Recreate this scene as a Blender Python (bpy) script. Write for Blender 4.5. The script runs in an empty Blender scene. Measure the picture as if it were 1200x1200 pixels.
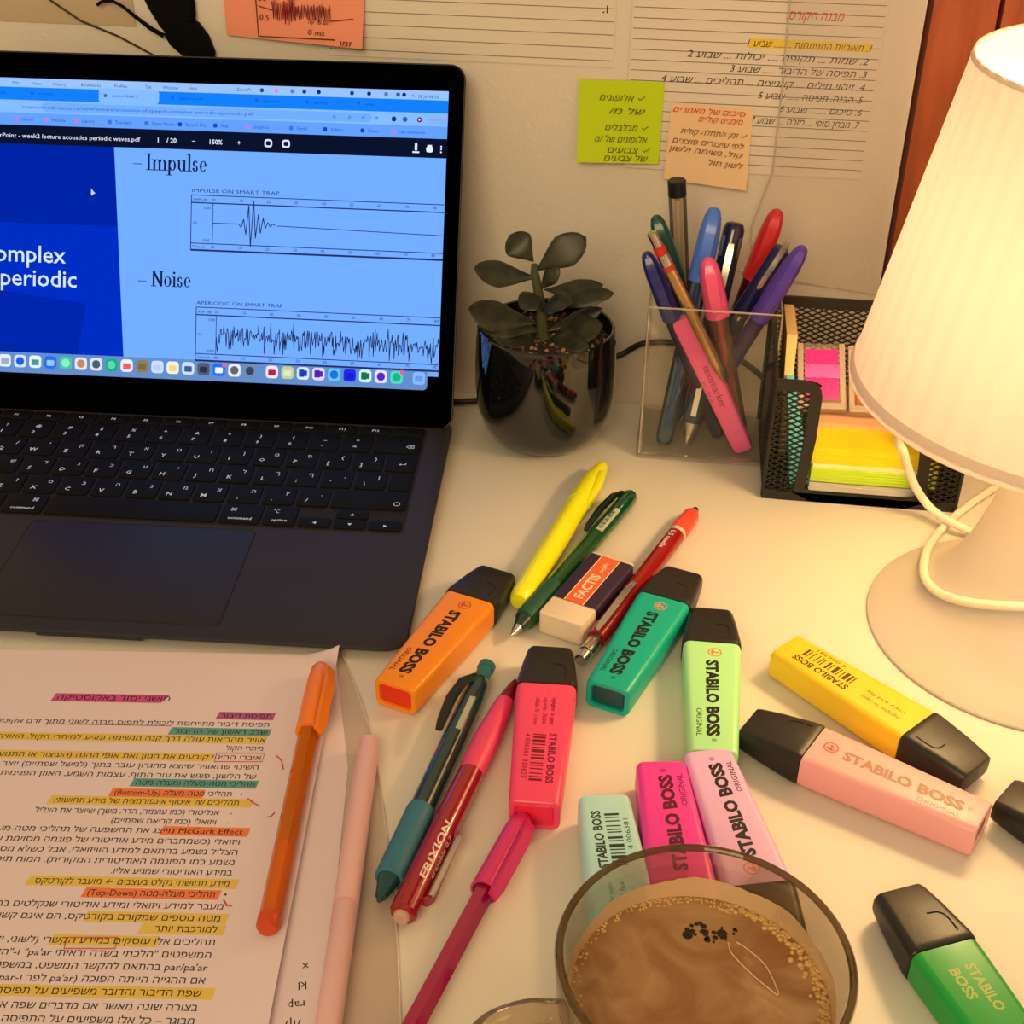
import bpy, bmesh, math, random
from mathutils import Vector, Matrix
import mathutils.geometry as mgeo
random.seed(7)
V = Vector
S = 0.001                                   # everything below is written in millimetres
sc = bpy.context.scene

# ------------------------------------------------------------------ camera, world, light, exposure
CAM = V((108.982, -491.388, 403.878))
CR, CU, CF = V((.99177, .12749, .01143)), V((-.07818, .53261, .84274)), V((-.10135, .83671, -.53819))
FPX = 1586.46
cd = bpy.data.cameras.new('camera'); cam = bpy.data.objects.new('camera', cd)
sc.collection.objects.link(cam); sc.camera = cam
cd.sensor_width = 36; cd.lens = 36 * FPX / 1200; cd.clip_start = .01; cd.clip_end = 50
mw = Matrix.Identity(4)
for i in range(3):
    mw[i][0], mw[i][1], mw[i][2], mw[i][3] = CR[i], CU[i], -CF[i], CAM[i] * S
cam.matrix_world = mw

world = bpy.data.worlds.new('world'); sc.world = world; world.use_nodes = True
bg = world.node_tree.nodes['Background']
bg.inputs[0].default_value = (1.0, .73, .41, 1); bg.inputs[1].default_value = .42

LAMP = V((299, 66.5, 0))
BULB_W = 2.45
SHADE_T = .086
bl = bpy.data.lights.new('bulb_light', 'POINT'); bl.energy = BULB_W; bl.color = (1, .675, .325); bl.shadow_soft_size = .03
blo = bpy.data.objects.new('bulb_light', bl); sc.collection.objects.link(blo); blo.location = V((298, 67, 183)) * S
# added fill light behind the viewer, brightens the wall and desk
al = bpy.data.lights.new('fill_light', 'AREA'); al.energy = 28; al.color = (1, .735, .40); al.size = 1.0
alo = bpy.data.objects.new('fill_light', al); sc.collection.objects.link(alo)
alo.location = (-.15, -2.0, 1.35)
alo.rotation_euler = (V((.15, .2, .1)) - V(alo.location)).to_track_quat('-Z', 'Y').to_euler()

sc.view_settings.view_transform = 'Standard'; sc.view_settings.look = 'None'
sc.view_settings.exposure = 0.12; sc.view_settings.gamma = 1.0; sc.view_settings.use_curve_mapping = False
sc.cycles.use_denoising = True
sc.cycles.max_bounces = 14; sc.cycles.transparent_max_bounces = 24; sc.cycles.transmission_bounces = 12
sc.cycles.caustics_reflective = False; sc.cycles.caustics_refractive = True; sc.cycles.blur_glossy = .5

# ------------------------------------------------------------------ geometry helpers
def at(u, v, z=0.0):                        # the point at height z seen along a line of sight
    d = CF * FPX + CR * (u - 600) + CU * (600 - v)
    return CAM + d * ((z - CAM.z) / d.z)
def aty(u, v, y):
    d = CF * FPX + CR * (u - 600) + CU * (600 - v)
    return CAM + d * ((y - CAM.y) / d.y)
WY = 318.0
LINEAR = lambda c: c / 12.92 if c <= .04045 else ((c + .055) / 1.055) ** 2.4

class MB:
    def __init__(s): s.v, s.f, s.m = [], [], []
    def face(s, pts, m=0):
        b = len(s.v); s.v += [V(p) for p in pts]; s.f.append(tuple(range(b, b + len(pts)))); s.m.append(m); return s
    def loft(s, rings, m=0, c0=True, c1=True, closed=True):
        b = len(s.v); n = len(rings[0])
        for r in rings: s.v += [V(p) for p in r]
        for i in range(len(rings) - 1):
            for j in range(n if closed else n - 1):
                k = (j + 1) % n
                s.f.append((b + i*n + j, b + i*n + k, b + (i+1)*n + k, b + (i+1)*n + j)); s.m.append(m)
        if c0: s.f.append(tuple(b + j for j in reversed(range(n)))); s.m.append(m)
        if c1: s.f.append(tuple(b + (len(rings)-1)*n + j for j in range(n))); s.m.append(m)
        return s
    def lathe(s, prof, n=20, m=0, axis='x', c=(0, 0, 0), c0=True, c1=True, ph=0.0):
        rings = []
        for x, r in prof:
            ring = []
            for j in range(n):
                a = ph + 2 * math.pi * j / n
                p = (x, r*math.cos(a), r*math.sin(a)) if axis == 'x' else (r*math.cos(a), r*math.sin(a), x)
                ring.append((p[0]+c[0], p[1]+c[1], p[2]+c[2]))
            rings.append(ring)
        return s.loft(rings, m, c0, c1)
    def tube(s, path, r, n=10, m=0, flat=1.0, up=None):
        path = [V(p) for p in path]; rings = []
        N = None
        for i, p in enumerate(path):
            t = (path[min(i+1, len(path)-1)] - path[max(i-1, 0)]).normalized()
            if N is None:
                N = V(up) if up else (V((0, 0, 1)) if abs(t.z) < .9 else V((1, 0, 0)))
            N = (N - t * N.dot(t)).normalized(); B = t.cross(N)
            rr = r[i] if isinstance(r, (list, tuple)) else r
            rings.append([p + (N*math.cos(a)*flat + B*math.sin(a))*rr for a in [2*math.pi*j/n for j in range(n)]])
        return s.loft(rings, m)
    def box(s, lo, hi, m=0):
        x0, y0, z0 = lo; x1, y1, z1 = hi
        return s.loft([[(x0,y0,z0),(x1,y0,z0),(x1,y1,z0),(x0,y1,z0)], [(x0,y0,z1),(x1,y0,z1),(x1,y1,z1),(x0,y1,z1)]], m)
    def rbox(s, lo, hi, r, ch=.4, m=0, n=5):  # rounded in plan, a small chamfer at top and bottom
        cx, cy, w, h = (lo[0]+hi[0])/2, (lo[1]+hi[1])/2, hi[0]-lo[0], hi[1]-lo[1]
        def ring(z, d): return [(cx+a, cy+b, z) for a, b in rr(w-2*d, h-2*d, max(r-d, .05), n)]
        return s.loft([ring(lo[2], ch), ring(lo[2]+ch, 0), ring(hi[2]-ch, 0), ring(hi[2]-ch*.3, ch*.3), ring(hi[2], ch)], m)
    def prism(s, pts, z0, z1, m=0):
        return s.loft([[(x, y, z0) for x, y in pts], [(x, y, z1) for x, y in pts]], m)
    def add(s, o, M=None):
        b = len(s.v); s.v += [(M @ p if M else p) for p in o.v]
        s.f += [tuple(i+b for i in f) for f in o.f]; s.m += o.m; return s

def rr(w, h, r, n=4):                         # rounded rectangle outline
    r = min(r, w/2-.001, h/2-.001); out = []
    for cx, cy, a0 in ((w/2-r, h/2-r, 0), (-w/2+r, h/2-r, 90), (-w/2+r, -h/2+r, 180), (w/2-r, -h/2+r, 270)):
        for k in range(n+1):
            a = math.radians(a0 + 90*k/n); out.append((cx + r*math.cos(a), cy + r*math.sin(a)))
    return out

def fill_outlines(vs, es):                      # fill closed outlines by the non-zero winding rule
    nx = {}
    for a, b in es: nx.setdefault(a, []).append(b); nx.setdefault(b, []).append(a)
    seen, loops = set(), []
    for v0 in range(len(vs)):
        if v0 in seen or len(nx.get(v0, ())) != 2: continue
        L, p, q = [v0], v0, max(nx[v0]) if (v0+1) not in nx[v0] else v0+1
        seen.add(v0)
        while q != v0 and q not in seen:
            seen.add(q); L.append(q); n = nx[q]; p, q = q, (n[0] if n[0] != p else n[1])
        if len(L) > 2: loops.append(L)
    P2 = [V((v.x, v.y)) for v in vs]
    cons = [(L[i], L[(i+1) % len(L)]) for L in loops for i in range(len(L))]
    r = mgeo.delaunay_2d_cdt(P2, cons, [], 0, 1e-5)
    ov, of = r[0], r[2]
    LB = [([P2[i] for i in L], min(P2[i].x for i in L), max(P2[i].x for i in L), min(P2[i].y for i in L), max(P2[i].y for i in L)) for L in loops]
    out = []
    for f in of:
        cx = sum(ov[i].x for i in f)/len(f); cy = sum(ov[i].y for i in f)/len(f); w = 0
        for pts, xa, xb, ya, yb in LB:
            if not (xa <= cx <= xb and ya <= cy <= yb): continue
            for i in range(len(pts)):
                a, b = pts[i-1], pts[i]
                if (a.y <= cy) != (b.y <= cy):
                    x = a.x + (cy-a.y)/(b.y-a.y)*(b.x-a.x)
                    if x > cx: w += 1 if b.y > a.y else -1
        if w: out.append(tuple(f))
    return [V((p.x, p.y, 0)) for p in ov], out
_tc = {}
def glyphs(body, bold=0.0, shear=0.0, res=2, align='LEFT'):
    key = (body, bold, shear, res, align)
    if key not in _tc:
        c = bpy.data.curves.new('t', 'FONT'); c.body = body; c.size = 20; c.resolution_u = res; c.fill_mode = 'FRONT' if body.isascii() else 'NONE'
        c.offset = bold*20; c.shear = shear; c.align_x = align
        if not body.isascii(): c.extrude = 0; c.dimensions = '3D'
        o = bpy.data.objects.new('t', c); me = o.to_mesh()
        vs, fs = [v.co/20 for v in me.vertices], [tuple(p.vertices) for p in me.polygons]
        if not fs and vs: vs, fs = fill_outlines(vs, [tuple(e.vertices) for e in me.edges])
        _tc[key] = (vs, fs)
        o.to_mesh_clear(); bpy.data.objects.remove(o); bpy.data.curves.remove(c)
    return _tc[key]
def text(mb, body, size, M, m=0, bold=0.0, shear=0.0, res=2, align='LEFT', sx=1.0, width=None):
    vs, fs = glyphs(body, bold, shear, res, align)
    if not vs: return
    if width:
        w = max(v.x for v in vs) - min(v.x for v in vs); sx = width / (w*size)
    b = len(mb.v)
    mb.v += [M @ V((v.x*size*sx, v.y*size, 0)) for v in vs]
    mb.f += [tuple(i+b for i in f) for f in fs]; mb.m += [m]*len(fs)
def heb(s): return s[::-1].translate(str.maketrans('()', ')('))

def frame(o, x, z):                           # matrix with X along x, Z near z
    x = V(x).normalized(); z = V(z); z = (z - x*z.dot(x)).normalized(); y = z.cross(x)
    M = Matrix.Identity(4)
    for i in range(3): M[i][0], M[i][1], M[i][2], M[i][3] = x[i], y[i], z[i], o[i]
    return M

MW = {}
def thing(name, label, cat, M=None, group=None, loc=(0, 0, 0), rz=0.0):
    o = bpy.data.objects.new(name, None); sc.collection.objects.link(o)
    if M is None: M = Matrix.Translation(V(loc)) @ Matrix.Rotation(rz, 4, 'Z')
    MW[o] = M; Ms = M.copy(); Ms.translation = M.translation*S
    o.matrix_world = Ms; o.empty_display_size = .01
    o['label'] = label; o['category'] = cat
    if group: o['group'] = group
    return o
def build(name, mb, mats, parent=None, world=False, label=None, smooth=35, kind=None):
    me = bpy.data.meshes.new(name)
    vs = mb.v
    if world and parent is not None:
        root = parent
        while root.parent: root = root.parent
        inv = MW[root].inverted(); vs = [inv @ p for p in vs]
    me.from_pydata([tuple(p*S) for p in vs], [], mb.f); me.validate()
    if not isinstance(mats, (list, tuple)): mats = [mats]
    for x in mats: me.materials.append(x)
    if len(mats) > 1 and len(me.polygons) == len(mb.m): me.polygons.foreach_set('material_index', mb.m)
    bm = bmesh.new(); bm.from_mesh(me); bmesh.ops.recalc_face_normals(bm, faces=[f for f in bm.faces]); bm.to_mesh(me); bm.free()
    if smooth:
        me.polygons.foreach_set('use_smooth', [True]*len(me.polygons)); me.set_sharp_from_angle(angle=math.radians(smooth))
    o = bpy.data.objects.new(name, me); sc.collection.objects.link(o)
    if parent is not None: o.parent = parent
    if label: o['label'] = label
    if kind: o['kind'] = kind
    return o
def solo(name, mb, mats, label, cat, M=None, group=None, kind=None, smooth=35):   # a thing that is one mesh
    vs = mb.v
    if M is not None:
        inv = M.inverted(); mb2 = MB(); mb2.v = [inv @ p for p in vs]; mb2.f, mb2.m = mb.f, mb.m; mb = mb2
    o = build(name, mb, mats, smooth=smooth)
    if M is not None:
        Ms = M.copy(); Ms.translation = M.translation*S; o.matrix_world = Ms; MW[o] = M
    else: MW[o] = Matrix.Identity(4)
    if cat: o['label'] = label; o['category'] = cat
    if group: o['group'] = group
    if kind: o['kind'] = kind
    return o

# ------------------------------------------------------------------ materials
LIGHT = (1.02, .72, .40)                      # what a white thing on the desk looks like under this lamp
_mc = {}
def col(rgb, lit=True):
    l = [LINEAR(c/255) for c in rgb]
    if lit: l = [min(.88, a/b) for a, b in zip(l, LIGHT)]
    return (*l, 1)
def mat(rgb, rough=.45, metal=0.0, trans=0.0, lit=True, coat=0.0, ior=1.45, spec=.5, sss=0.0):
    key = (tuple(rgb), rough, metal, trans, lit, coat, ior, spec, sss)
    if key in _mc: return _mc[key]
    m = bpy.data.materials.new('surface'); m.use_nodes = True; p = m.node_tree.nodes['Principled BSDF']
    p.inputs['Base Color'].default_value = col(rgb, lit); p.inputs['Roughness'].default_value = rough
    p.inputs['Metallic'].default_value = metal; p.inputs['Transmission Weight'].default_value = trans
    p.inputs['Coat Weight'].default_value = coat; p.inputs['Coat Roughness'].default_value = .05; p.inputs['IOR'].default_value = ior
    p.inputs['Specular IOR Level'].default_value = spec
    if sss: p.inputs['Subsurface Weight'].default_value = sss; p.inputs['Subsurface Scale'].default_value = .003
    _mc[key] = m; return m
def emit(rgb, st=1.0):
    key = ('e', tuple(rgb), st)
    if key in _mc: return _mc[key]
    m = bpy.data.materials.new('screen_glow'); m.use_nodes = True; nt = m.node_tree; nt.nodes.clear()
    e = nt.nodes.new('ShaderNodeEmission'); o = nt.nodes.new('ShaderNodeOutputMaterial')
    e.inputs[0].default_value = col(rgb, False); e.inputs[1].default_value = st
    nt.links.new(e.outputs[0], o.inputs[0]); _mc[key] = m; return m
def clear(tint=(255, 255, 255), rough=.03, base=.0, edge=1.0, film=None):  # thin clear plastic: transparent, glossy towards grazing
    key = ('c', tuple(tint), rough, base, edge, film)
    if key in _mc: return _mc[key]
    m = bpy.data.materials.new('clear_plastic'); m.use_nodes = True; nt = m.node_tree; nt.nodes.clear()
    t = nt.nodes.new('ShaderNodeBsdfTransparent'); g = nt.nodes.new('ShaderNodeBsdfGlossy'); d = nt.nodes.new('ShaderNodeBsdfDiffuse')
    fr = nt.nodes.new('ShaderNodeFresnel'); mx = nt.nodes.new('ShaderNodeMixShader'); mx2 = nt.nodes.new('ShaderNodeMixShader')
    o = nt.nodes.new('ShaderNodeOutputMaterial'); mul = nt.nodes.new('ShaderNodeMath'); mul.operation = 'MULTIPLY'
    t.inputs[0].default_value = col(tint, False); g.inputs['Roughness'].default_value = rough
    d.inputs[0].default_value = col(film or (230, 230, 230), False); fr.inputs[0].default_value = 1.45
    mul.inputs[1].default_value = edge; mx2.inputs[0].default_value = base
    nt.links.new(fr.outputs[0], mul.inputs[0]); nt.links.new(mul.outputs[0], mx.inputs[0])
    nt.links.new(t.outputs[0], mx2.inputs[1]); nt.links.new(d.outputs[0], mx2.inputs[2])
    nt.links.new(mx2.outputs[0], mx.inputs[1]); nt.links.new(g.outputs[0], mx.inputs[2]); nt.links.new(mx.outputs[0], o.inputs[0])
    _mc[key] = m; return m
def bumpy(m, scale, strength, dist=.001, detail=3, colvar=None, stretch=None):
    nt = m.node_tree; p = nt.nodes['Principled BSDF']; n = nt.nodes.new('ShaderNodeTexNoise'); b = nt.nodes.new('ShaderNodeBump')
    tc = nt.nodes.new('ShaderNodeTexCoord'); mp = nt.nodes.new('ShaderNodeMapping')
    if stretch: mp.inputs['Scale'].default_value = stretch
    n.inputs['Scale'].default_value = scale; n.inputs['Detail'].default_value = detail
    b.inputs['Strength'].default_value = strength; b.inputs['Distance'].default_value = dist
    nt.links.new(tc.outputs['Object'], mp.inputs[0]); nt.links.new(mp.outputs[0], n.inputs['Vector'])
    nt.links.new(n.outputs[0], b.inputs['Height']); nt.links.new(b.outputs[0], p.inputs['Normal'])
    if colvar:
        r = nt.nodes.new('ShaderNodeValToRGB'); r.color_ramp.elements[0].color = colvar[0]; r.color_ramp.elements[1].color = colvar[1]
        r.color_ramp.elements[0].position = .35; r.color_ramp.elements[1].position = .65
        nt.links.new(n.outputs[0], r.inputs[0]); nt.links.new(r.outputs[0], p.inputs['Base Color'])
    return m
def fresh(*a, **k):
    _mc.pop((tuple(a[0]), k.get('rough', .45), k.get('metal', 0.0), k.get('trans', 0.0), k.get('lit', True), k.get('coat', 0.0), k.get('ior', 1.45), k.get('spec', .5), k.get('sss', 0.0)), None)
    m = mat(*a, **k)
    for kk in [kk for kk, vv in _mc.items() if vv is m]: _mc.pop(kk)
    return m
BLACK = mat((22, 20, 20), rough=.35, lit=False)
JET = mat((7, 6, 7), rough=.7, lit=False, spec=.1)
INK = mat((28, 22, 24), rough=.6, lit=False)
CAPBLK = bumpy(fresh((34, 32, 31), rough=.38, lit=False, spec=.5), 900, .25, .0002)
WHITE = mat((225, 222, 216), rough=.5, lit=False)
SILVER = mat((205, 200, 195), rough=.22, metal=1.0, lit=False)

# ------------------------------------------------------------------ the setting
desk_m = bumpy(fresh((226, 222, 214), rough=.42, lit=False, spec=.35), 60, .03, .0005)
mb = MB(); mb.rbox((-800, -560, -25), (760, 274, 0), 4, 1.0)
solo('desk', mb, desk_m, 'wide cream white desk top under the laptop, lamp and markers', 'desk')
wall_m = bumpy(fresh((222, 214, 204), rough=.8, lit=False, spec=.2), 330, .55, .0008, 3)
mb = MB(); mb.box((-900, WY, -740), (239.6, WY+30, 1000)); o = solo('wall_back', mb, wall_m, None, None, kind='structure', smooth=0)
mb = MB(); mb.box((-2000, -2400, -760), (2000, 420, -740)); solo('floor', mb, mat((120, 92, 66), rough=.5, lit=False), None, None, kind='structure', smooth=0)
wood_m = bumpy(fresh((176, 90, 50), rough=.35, lit=False, coat=.2), 26, .15, .0004, 5,
               (col((150, 70, 38), False), col((182, 92, 52), False)), (6, 6, .5))
wd = thing('wardrobe', 'reddish brown wooden wardrobe standing at the right end of the wall', 'wardrobe', loc=(500, WY+35, -740))
mb = MB(); mb.box((245.5, WY+14, -740), (281.4, WY+34, 1000)); build('stile', mb, wood_m, wd, world=True)
mb = MB(); mb.box((283.4, WY+10, -740), (750, WY+30, 1000)); build('door', mb, wood_m, wd, world=True)
mb = MB(); mb.box((240, WY+36, -740), (750, WY+60, 1000)); build('carcass', mb, mat((70, 34, 20), rough=.5, lit=False), wd, world=True)

# ------------------------------------------------------------------ papers on the wall, coordinates scaled about the camera to the wall's depth
paper_m = fresh((222, 214, 204), rough=.75, lit=False, spec=.15)
line_m = mat((128, 112, 104), rough=.8, lit=False)
redink = mat((205, 50, 40), rough=.7, lit=False); darkink = mat((60, 44, 40), rough=.7, lit=False)
def wallM(x, z, off, tilt=0.0): return frame(V((x, WY-off, z)), V((math.cos(tilt), 0, math.sin(tilt))), V((0, -1, 0)))
def sheet(mb, x0, x1, z0, z1, off, m=0, th=.25):
    mb.box((x0, WY-off-th, z0), (x1, WY-off, z1), m)
def ruled(name, x0, x1, z0, z1, off, step, label, txt=None, zfirst=None):
    t = thing(name, label, 'paper', loc=((x0+x1)/2, WY-off, z0))
    mb = MB(); sheet(mb, x0, x1, z0, z1, off); build('sheet', mb, paper_m, t, world=True, smooth=0)
    mb = MB(); z = zfirst or z0+step
    while z < z1: mb.box((x0+1, WY-off-.32, z), (x1-1, WY-off-.26, z+.45)); z += step
    build('ruled_lines', mb, line_m, t, world=True, smooth=0)
    return t
ruled('ruled_page', -103.6, 67.1, 197.2, 440, .4, 7.3, 'lined cream page on the wall above the laptop corner, left of the green sticky note', zfirst=200.9)
mb = MB(); text(mb, '.1', 6, wallM(59.3, 227.9, .8), bold=.02)
pg = ruled('ruled_page', 76.5, 218.5, 138.5, 440, 1.0, 5.87, 'lined page with handwritten list and yellow marked line on the wall left of the wardrobe', zfirst=143.8)
build('handwriting', MB().add(mb), darkink, bpy.data.objects['ruled_page'], world=True)
hl = MB(); hl.box((143.9, WY-1.42, 212.3), (212.7, WY-1.36, 217.4))
build('highlighter_mark', hl, mat((232, 205, 70), rough=.8, lit=False), pg, world=True, smooth=0)
ink = MB(); rows = ['1. תאוריות התפתחות ......... שבוע 1', '2. שמות ... תקופת .... יכולות ... שבוע 2', '3. תפיסה של הדיבור ..... שבוע 3', '4. זיהוי מילים ... קוגניציה ... תהליכים ... שבוע 4',
        '5. הבנה, תפיסה ...... שבוע 5', '6. סיכום ........ שבוע 6', '7. מבחן סופי ... חזרה .... שבוע 7']
for k, s_ in enumerate(rows):
    w = [70, 103, 78, 117, 60, 47, 63][k]
    text(ink, heb(s_), 5.5, wallM(212.1-w, 213.0-7.3*k, 1.5, -.004), shear=.25, width=w)
build('handwriting', ink, darkink, pg, world=True)
ink = MB(); text(ink, heb('מבנה הקורס:'), 7.4, wallM(162.9, 228.6, 1.5), shear=.3, width=32); build('heading', ink, redink, pg, world=True)
mb = MB(); sheet(mb, -440, -221.0, 208.8, 440, .4)
solo('paper_sheet', mb, fresh((190, 170, 145), rough=.8, lit=False), 'plain tan sheet at the top left corner above the laptop', 'paper', M=Matrix.Translation(V((-300, WY, 220))), smooth=0)
# sticky notes: slightly curled squares, glued along the top
def sticky(label, rgb, c, curl, lift=(0, 0)):
    TL, TR, BR, BL = [V((x, 0, z)) for x, z in c]
    t = thing('sticky_note', label, 'sticky note', loc=(TL.x, WY-1.6, BL.z), group='sticky notes on the wall')
    mb = MB(); n = 10; rings = []
    for th in (0, .3):
        g = []
        for i in range(n+1):
            v = i/n; row = []
            for j in range(n+1):
                u = j/n
                p = (TL*(1-u)+TR*u)*(1-v) + (BL*(1-u)+BR*u)*v
                y = WY - 1.6 - th - curl*v*v - lift[0]*v*v*(1-u) - lift[1]*v*v*u
                row.append(V((p.x, y, p.z)))
            g.append(row)
        rings.append(g)
    for g in rings:
        b = len(mb.v)
        for row in g: mb.v += row
        for i in range(n):
            for j in range(n): mb.f.append((b+i*(n+1)+j, b+i*(n+1)+j+1, b+(i+1)*(n+1)+j+1, b+(i+1)*(n+1)+j)); mb.m.append(0)
    build('note', mb, fresh(rgb, rough=.75, lit=True, spec=.2), t, world=True)
    def place(u, v):
        p = (TL*(1-u)+TR*u)*(1-v) + (BL*(1-u)+BR*u)*v
        return V((p.x, WY - 2.6 - curl*v*v - lift[0]*v*v*(1-u) - lift[1]*v*v*u, p.z))
    return t, place
def scrawl(t, place, name, lines, m, size):
    ink = MB()
    for s_, u0, u1, v in lines:
        a, b = place(u0, v), place(u1, v); up = place(u0, v-.1) - a
        M = frame(a, b-a, (b-a).cross(up)); text(ink, heb(s_), size, M, shear=.25, width=(b-a).length)
    build(name, ink, m, t, world=True)
t, pl = sticky('yellow green square sticky note with handwriting above the plant', (196, 192, 20), [(47.5, 190.2), (97.6, 190.7), (97.5, 142.4), (48.3, 142.5)], 1.5, (5, 0))
scrawl(t, pl, 'handwriting', [('✓ אלופונים', .24, .78, .24), ('של מ/', .36, .8, .4), ('✓ מבלבלים', .32, .84, .6), ('אלופונים של /מ', .2, .84, .74), ('✓ צבועים', .36, .88, .87), ('של צבעים', .32, .86, .97)], mat((92, 84, 30), rough=.7, lit=False), 5.2)
t, pl = sticky('peach square sticky note with red and dark handwriting above the pen cup', (238, 176, 108), [(102.5, 178.6), (150.5, 177.4), (151.0, 130.0), (101.2, 133.6)], 2, (0, 3))
scrawl(t, pl, 'handwriting', [('✓ זמן התחלה קולית', .14, .95, .37), ('לפי עיצורים פוצצים', .05, .92, .5), ('קול, נשימה ולשון', .02, .92, .61), ('לשון מול', .5, .92, .74)], mat((120, 70, 42), rough=.7, lit=False), 4.6)
scrawl(t, pl, 'heading', [('סיכום של מאמרים', .02, .9, .1), ('סימנים קוליים', .34, .88, .2)], redink, 4.8)
t, pl = sticky('orange sticky note with a red hand drawn waveform above the laptop screen', (240, 130, 82), [(-163.9, 253.8), (-78.2, 257.0), (-80.7, 203.5), (-164.4, 206.7)], .5, (0, 6))
wave = MB(); pts = [pl(.35, .60)]
for k in range(60):
    u = .35+.42*k/59; pts.append(pl(u, .66 + (.16 if k % 2 else -.16)*(.5+.5*random.random())*(1.0 if k < 24 else .62)))
pts.append(pl(.93, .7)); wave.tube(pts, .32, 4); build('waveform', wave, mat((150, 20, 40), rough=.7, lit=False), t, world=True)
ax = MB(); ax.tube([pl(.23, .2), pl(.24, .97), pl(.8, .93)], .35, 4); ax.tube([pl(.25, .62), pl(.35, .66)], .3, 4)
for s_, u, v in (('50', .25, .56), ('0.5', .25, .78)):
    a, b = pl(u, v), pl(u+.1, v); text(ax, s_, 5, frame(a, b-a, (0, -1, 0)), shear=.2)
for s_, u0, u1, v in (('זמן', .83, .92, .985), ('0 ms', .6, .72, .9), ('רגע של קול', .6, .76, .78)):
    a, b = pl(u0, v), pl(u1, v); text(ax, heb(s_) if s_ != '0 ms' else s_, 4.5, frame(a, b-a, (0, -1, 0)), shear=.2, width=(b-a).length)
build('axis_lines', ax, mat((90, 40, 30), rough=.7, lit=False), t, world=True)
# clear plastic sleeve over the right half of the list
mb = MB(); L0 = [(164.2, 253.8), (163.9, 238.8), (165.5, 193.5), (165.6, 140.6), (160.8, 122.6), (156.6, 105.5), (158.7, 88.8), (166.1, 78.2)]
poly = L0 + [(178.5, 73.2), (238.6, 66.6), (238.6, 294.0), (164.0, 294.0)]
mb.loft([[(x, WY-2.2, z) for x, z in poly], [(x, WY-2.45, z) for x, z in poly]])
sl = thing('plastic_sleeve', 'clear plastic sleeve hanging over the handwritten list at the right of the wall', 'plastic sleeve', loc=(195, WY-2, 88))
build('film', mb, clear(base=.03, edge=.5, rough=.1, film=(255, 250, 240)), sl, world=True, smooth=0)
mb = MB(); mb.tube([V((x, WY-2.6, z)) for x, z in [(164.0, 294.0)] + L0 + [(178.5, 73.2), (238.6, 66.6)]], .55, 6)
build('welded_edge', mb, clear(base=.45, film=(235, 220, 200), edge=.6), sl, world=True)
# black butterfly ornament
bf = thing('butterfly_ornament', 'black butterfly shaped ornament with a curled feeler on the wall above the laptop', 'wall ornament', loc=(-175, WY-2, 208))
def blob(mb, pts, y0, y1): mb.loft([[(x*.96+c0[0]*.04, WY-y0, z*.96+c0[1]*.04) for x, z in pts], [(x, WY-(y0+y1)/2, z) for x, z in pts], [(x*.9+c0[0]*.1, WY-y1, z*.9+c0[1]*.1) for x, z in pts]])
c0 = (-198.8, 235.8); mb = MB(); blob(mb, [(-214.7, 230.5), (-210.4, 220.0), (-205.2, 210.4), (-198.8, 203.0), (-192.5, 200.9), (-184.0, 207.3), (-181.9, 217.8), (-181.9, 232.6), (-186.1, 253.8), (-202.0, 267.6), (-217.8, 253.8)], 1, 6); build('upper_wing', mb, JET, bf, world=True)
c0 = (-186.1, 205.1); mb = MB(); blob(mb, [(-203.0, 206.2), (-199.9, 199.9), (-192.5, 193.5), (-184.0, 190.3), (-173.4, 190.3), (-172.4, 196.7), (-175.5, 206.2), (-180.8, 213.6), (-187.2, 215.7), (-195.6, 211.5)], 1, 7); build('lower_wing', mb, JET, bf, world=True)
mb = MB(); mb.tube([V((-203.0, WY-4, 205.1)), V((-210.4, WY-5, 209.4)), V((-218.9, WY-5, 215.7)), V((-225.3, WY-5, 221.0)), V((-231.6, WY-5, 224.2)), V((-237.9, WY-5, 223.8)), V((-241.6, WY-5, 221.5))], [1.5, 1.4, 1.2, 1, .9, .9, 1.1], 8)
build('feeler', mb, JET, bf, world=True)
mb = MB(); mb.tube([V((-283.4, WY-1.5, 230.5)), V((-271.8, WY-1.5, 222.1)), V((-254.9, WY-1.5, 211.0)), V((-232.7, WY-1.5, 203.0)), V((-217.8, WY-1.5, 195.6)), V((-207.3, WY-1.5, 190.3))], .7, 6)
solo('string', mb, mat((70, 50, 35), rough=.7, lit=False), 'thin dark string running down the wall at the top left behind the laptop', 'string', M=Matrix.Translation(V((-225, WY, 205))))

# ------------------------------------------------------------------ laptop (local frame: x to the left of its right edge, y back from its front edge)
ALU = fresh((52, 50, 60), rough=.5, metal=.25, lit=False, spec=.25)
KEYM = mat((9, 9, 11), rough=.6, lit=False, spec=.2)
LEG = emit((225, 225, 225), .55)
W_, D_ = 304.1, 212.4
lapM = Matrix.Rotation(.055712, 4, 'Z')
lap = thing('laptop', 'dark grey open laptop with a lit blue screen on the left of the desk', 'laptop', M=lapM)
ztop = lambda y: 6 + y/212.4*7.5
mb = MB(); rings = []
out = rr(W_, D_, 11, 7)
def base_ring(dz, d, bottom=False):
    r = []
    for a, b in rr(W_-2*d, D_-2*d, 11-d*.5, 7):
        y = b + D_/2; r.append((a - W_/2, y, (2.2 if bottom else ztop(y)) + dz))
    return r
mb.loft([base_ring(0, 9, True), base_ring(1.2, 2.5, True), base_ring(-1.4, 0), base_ring(-.5, .25), base_ring(0, .9)])
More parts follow.
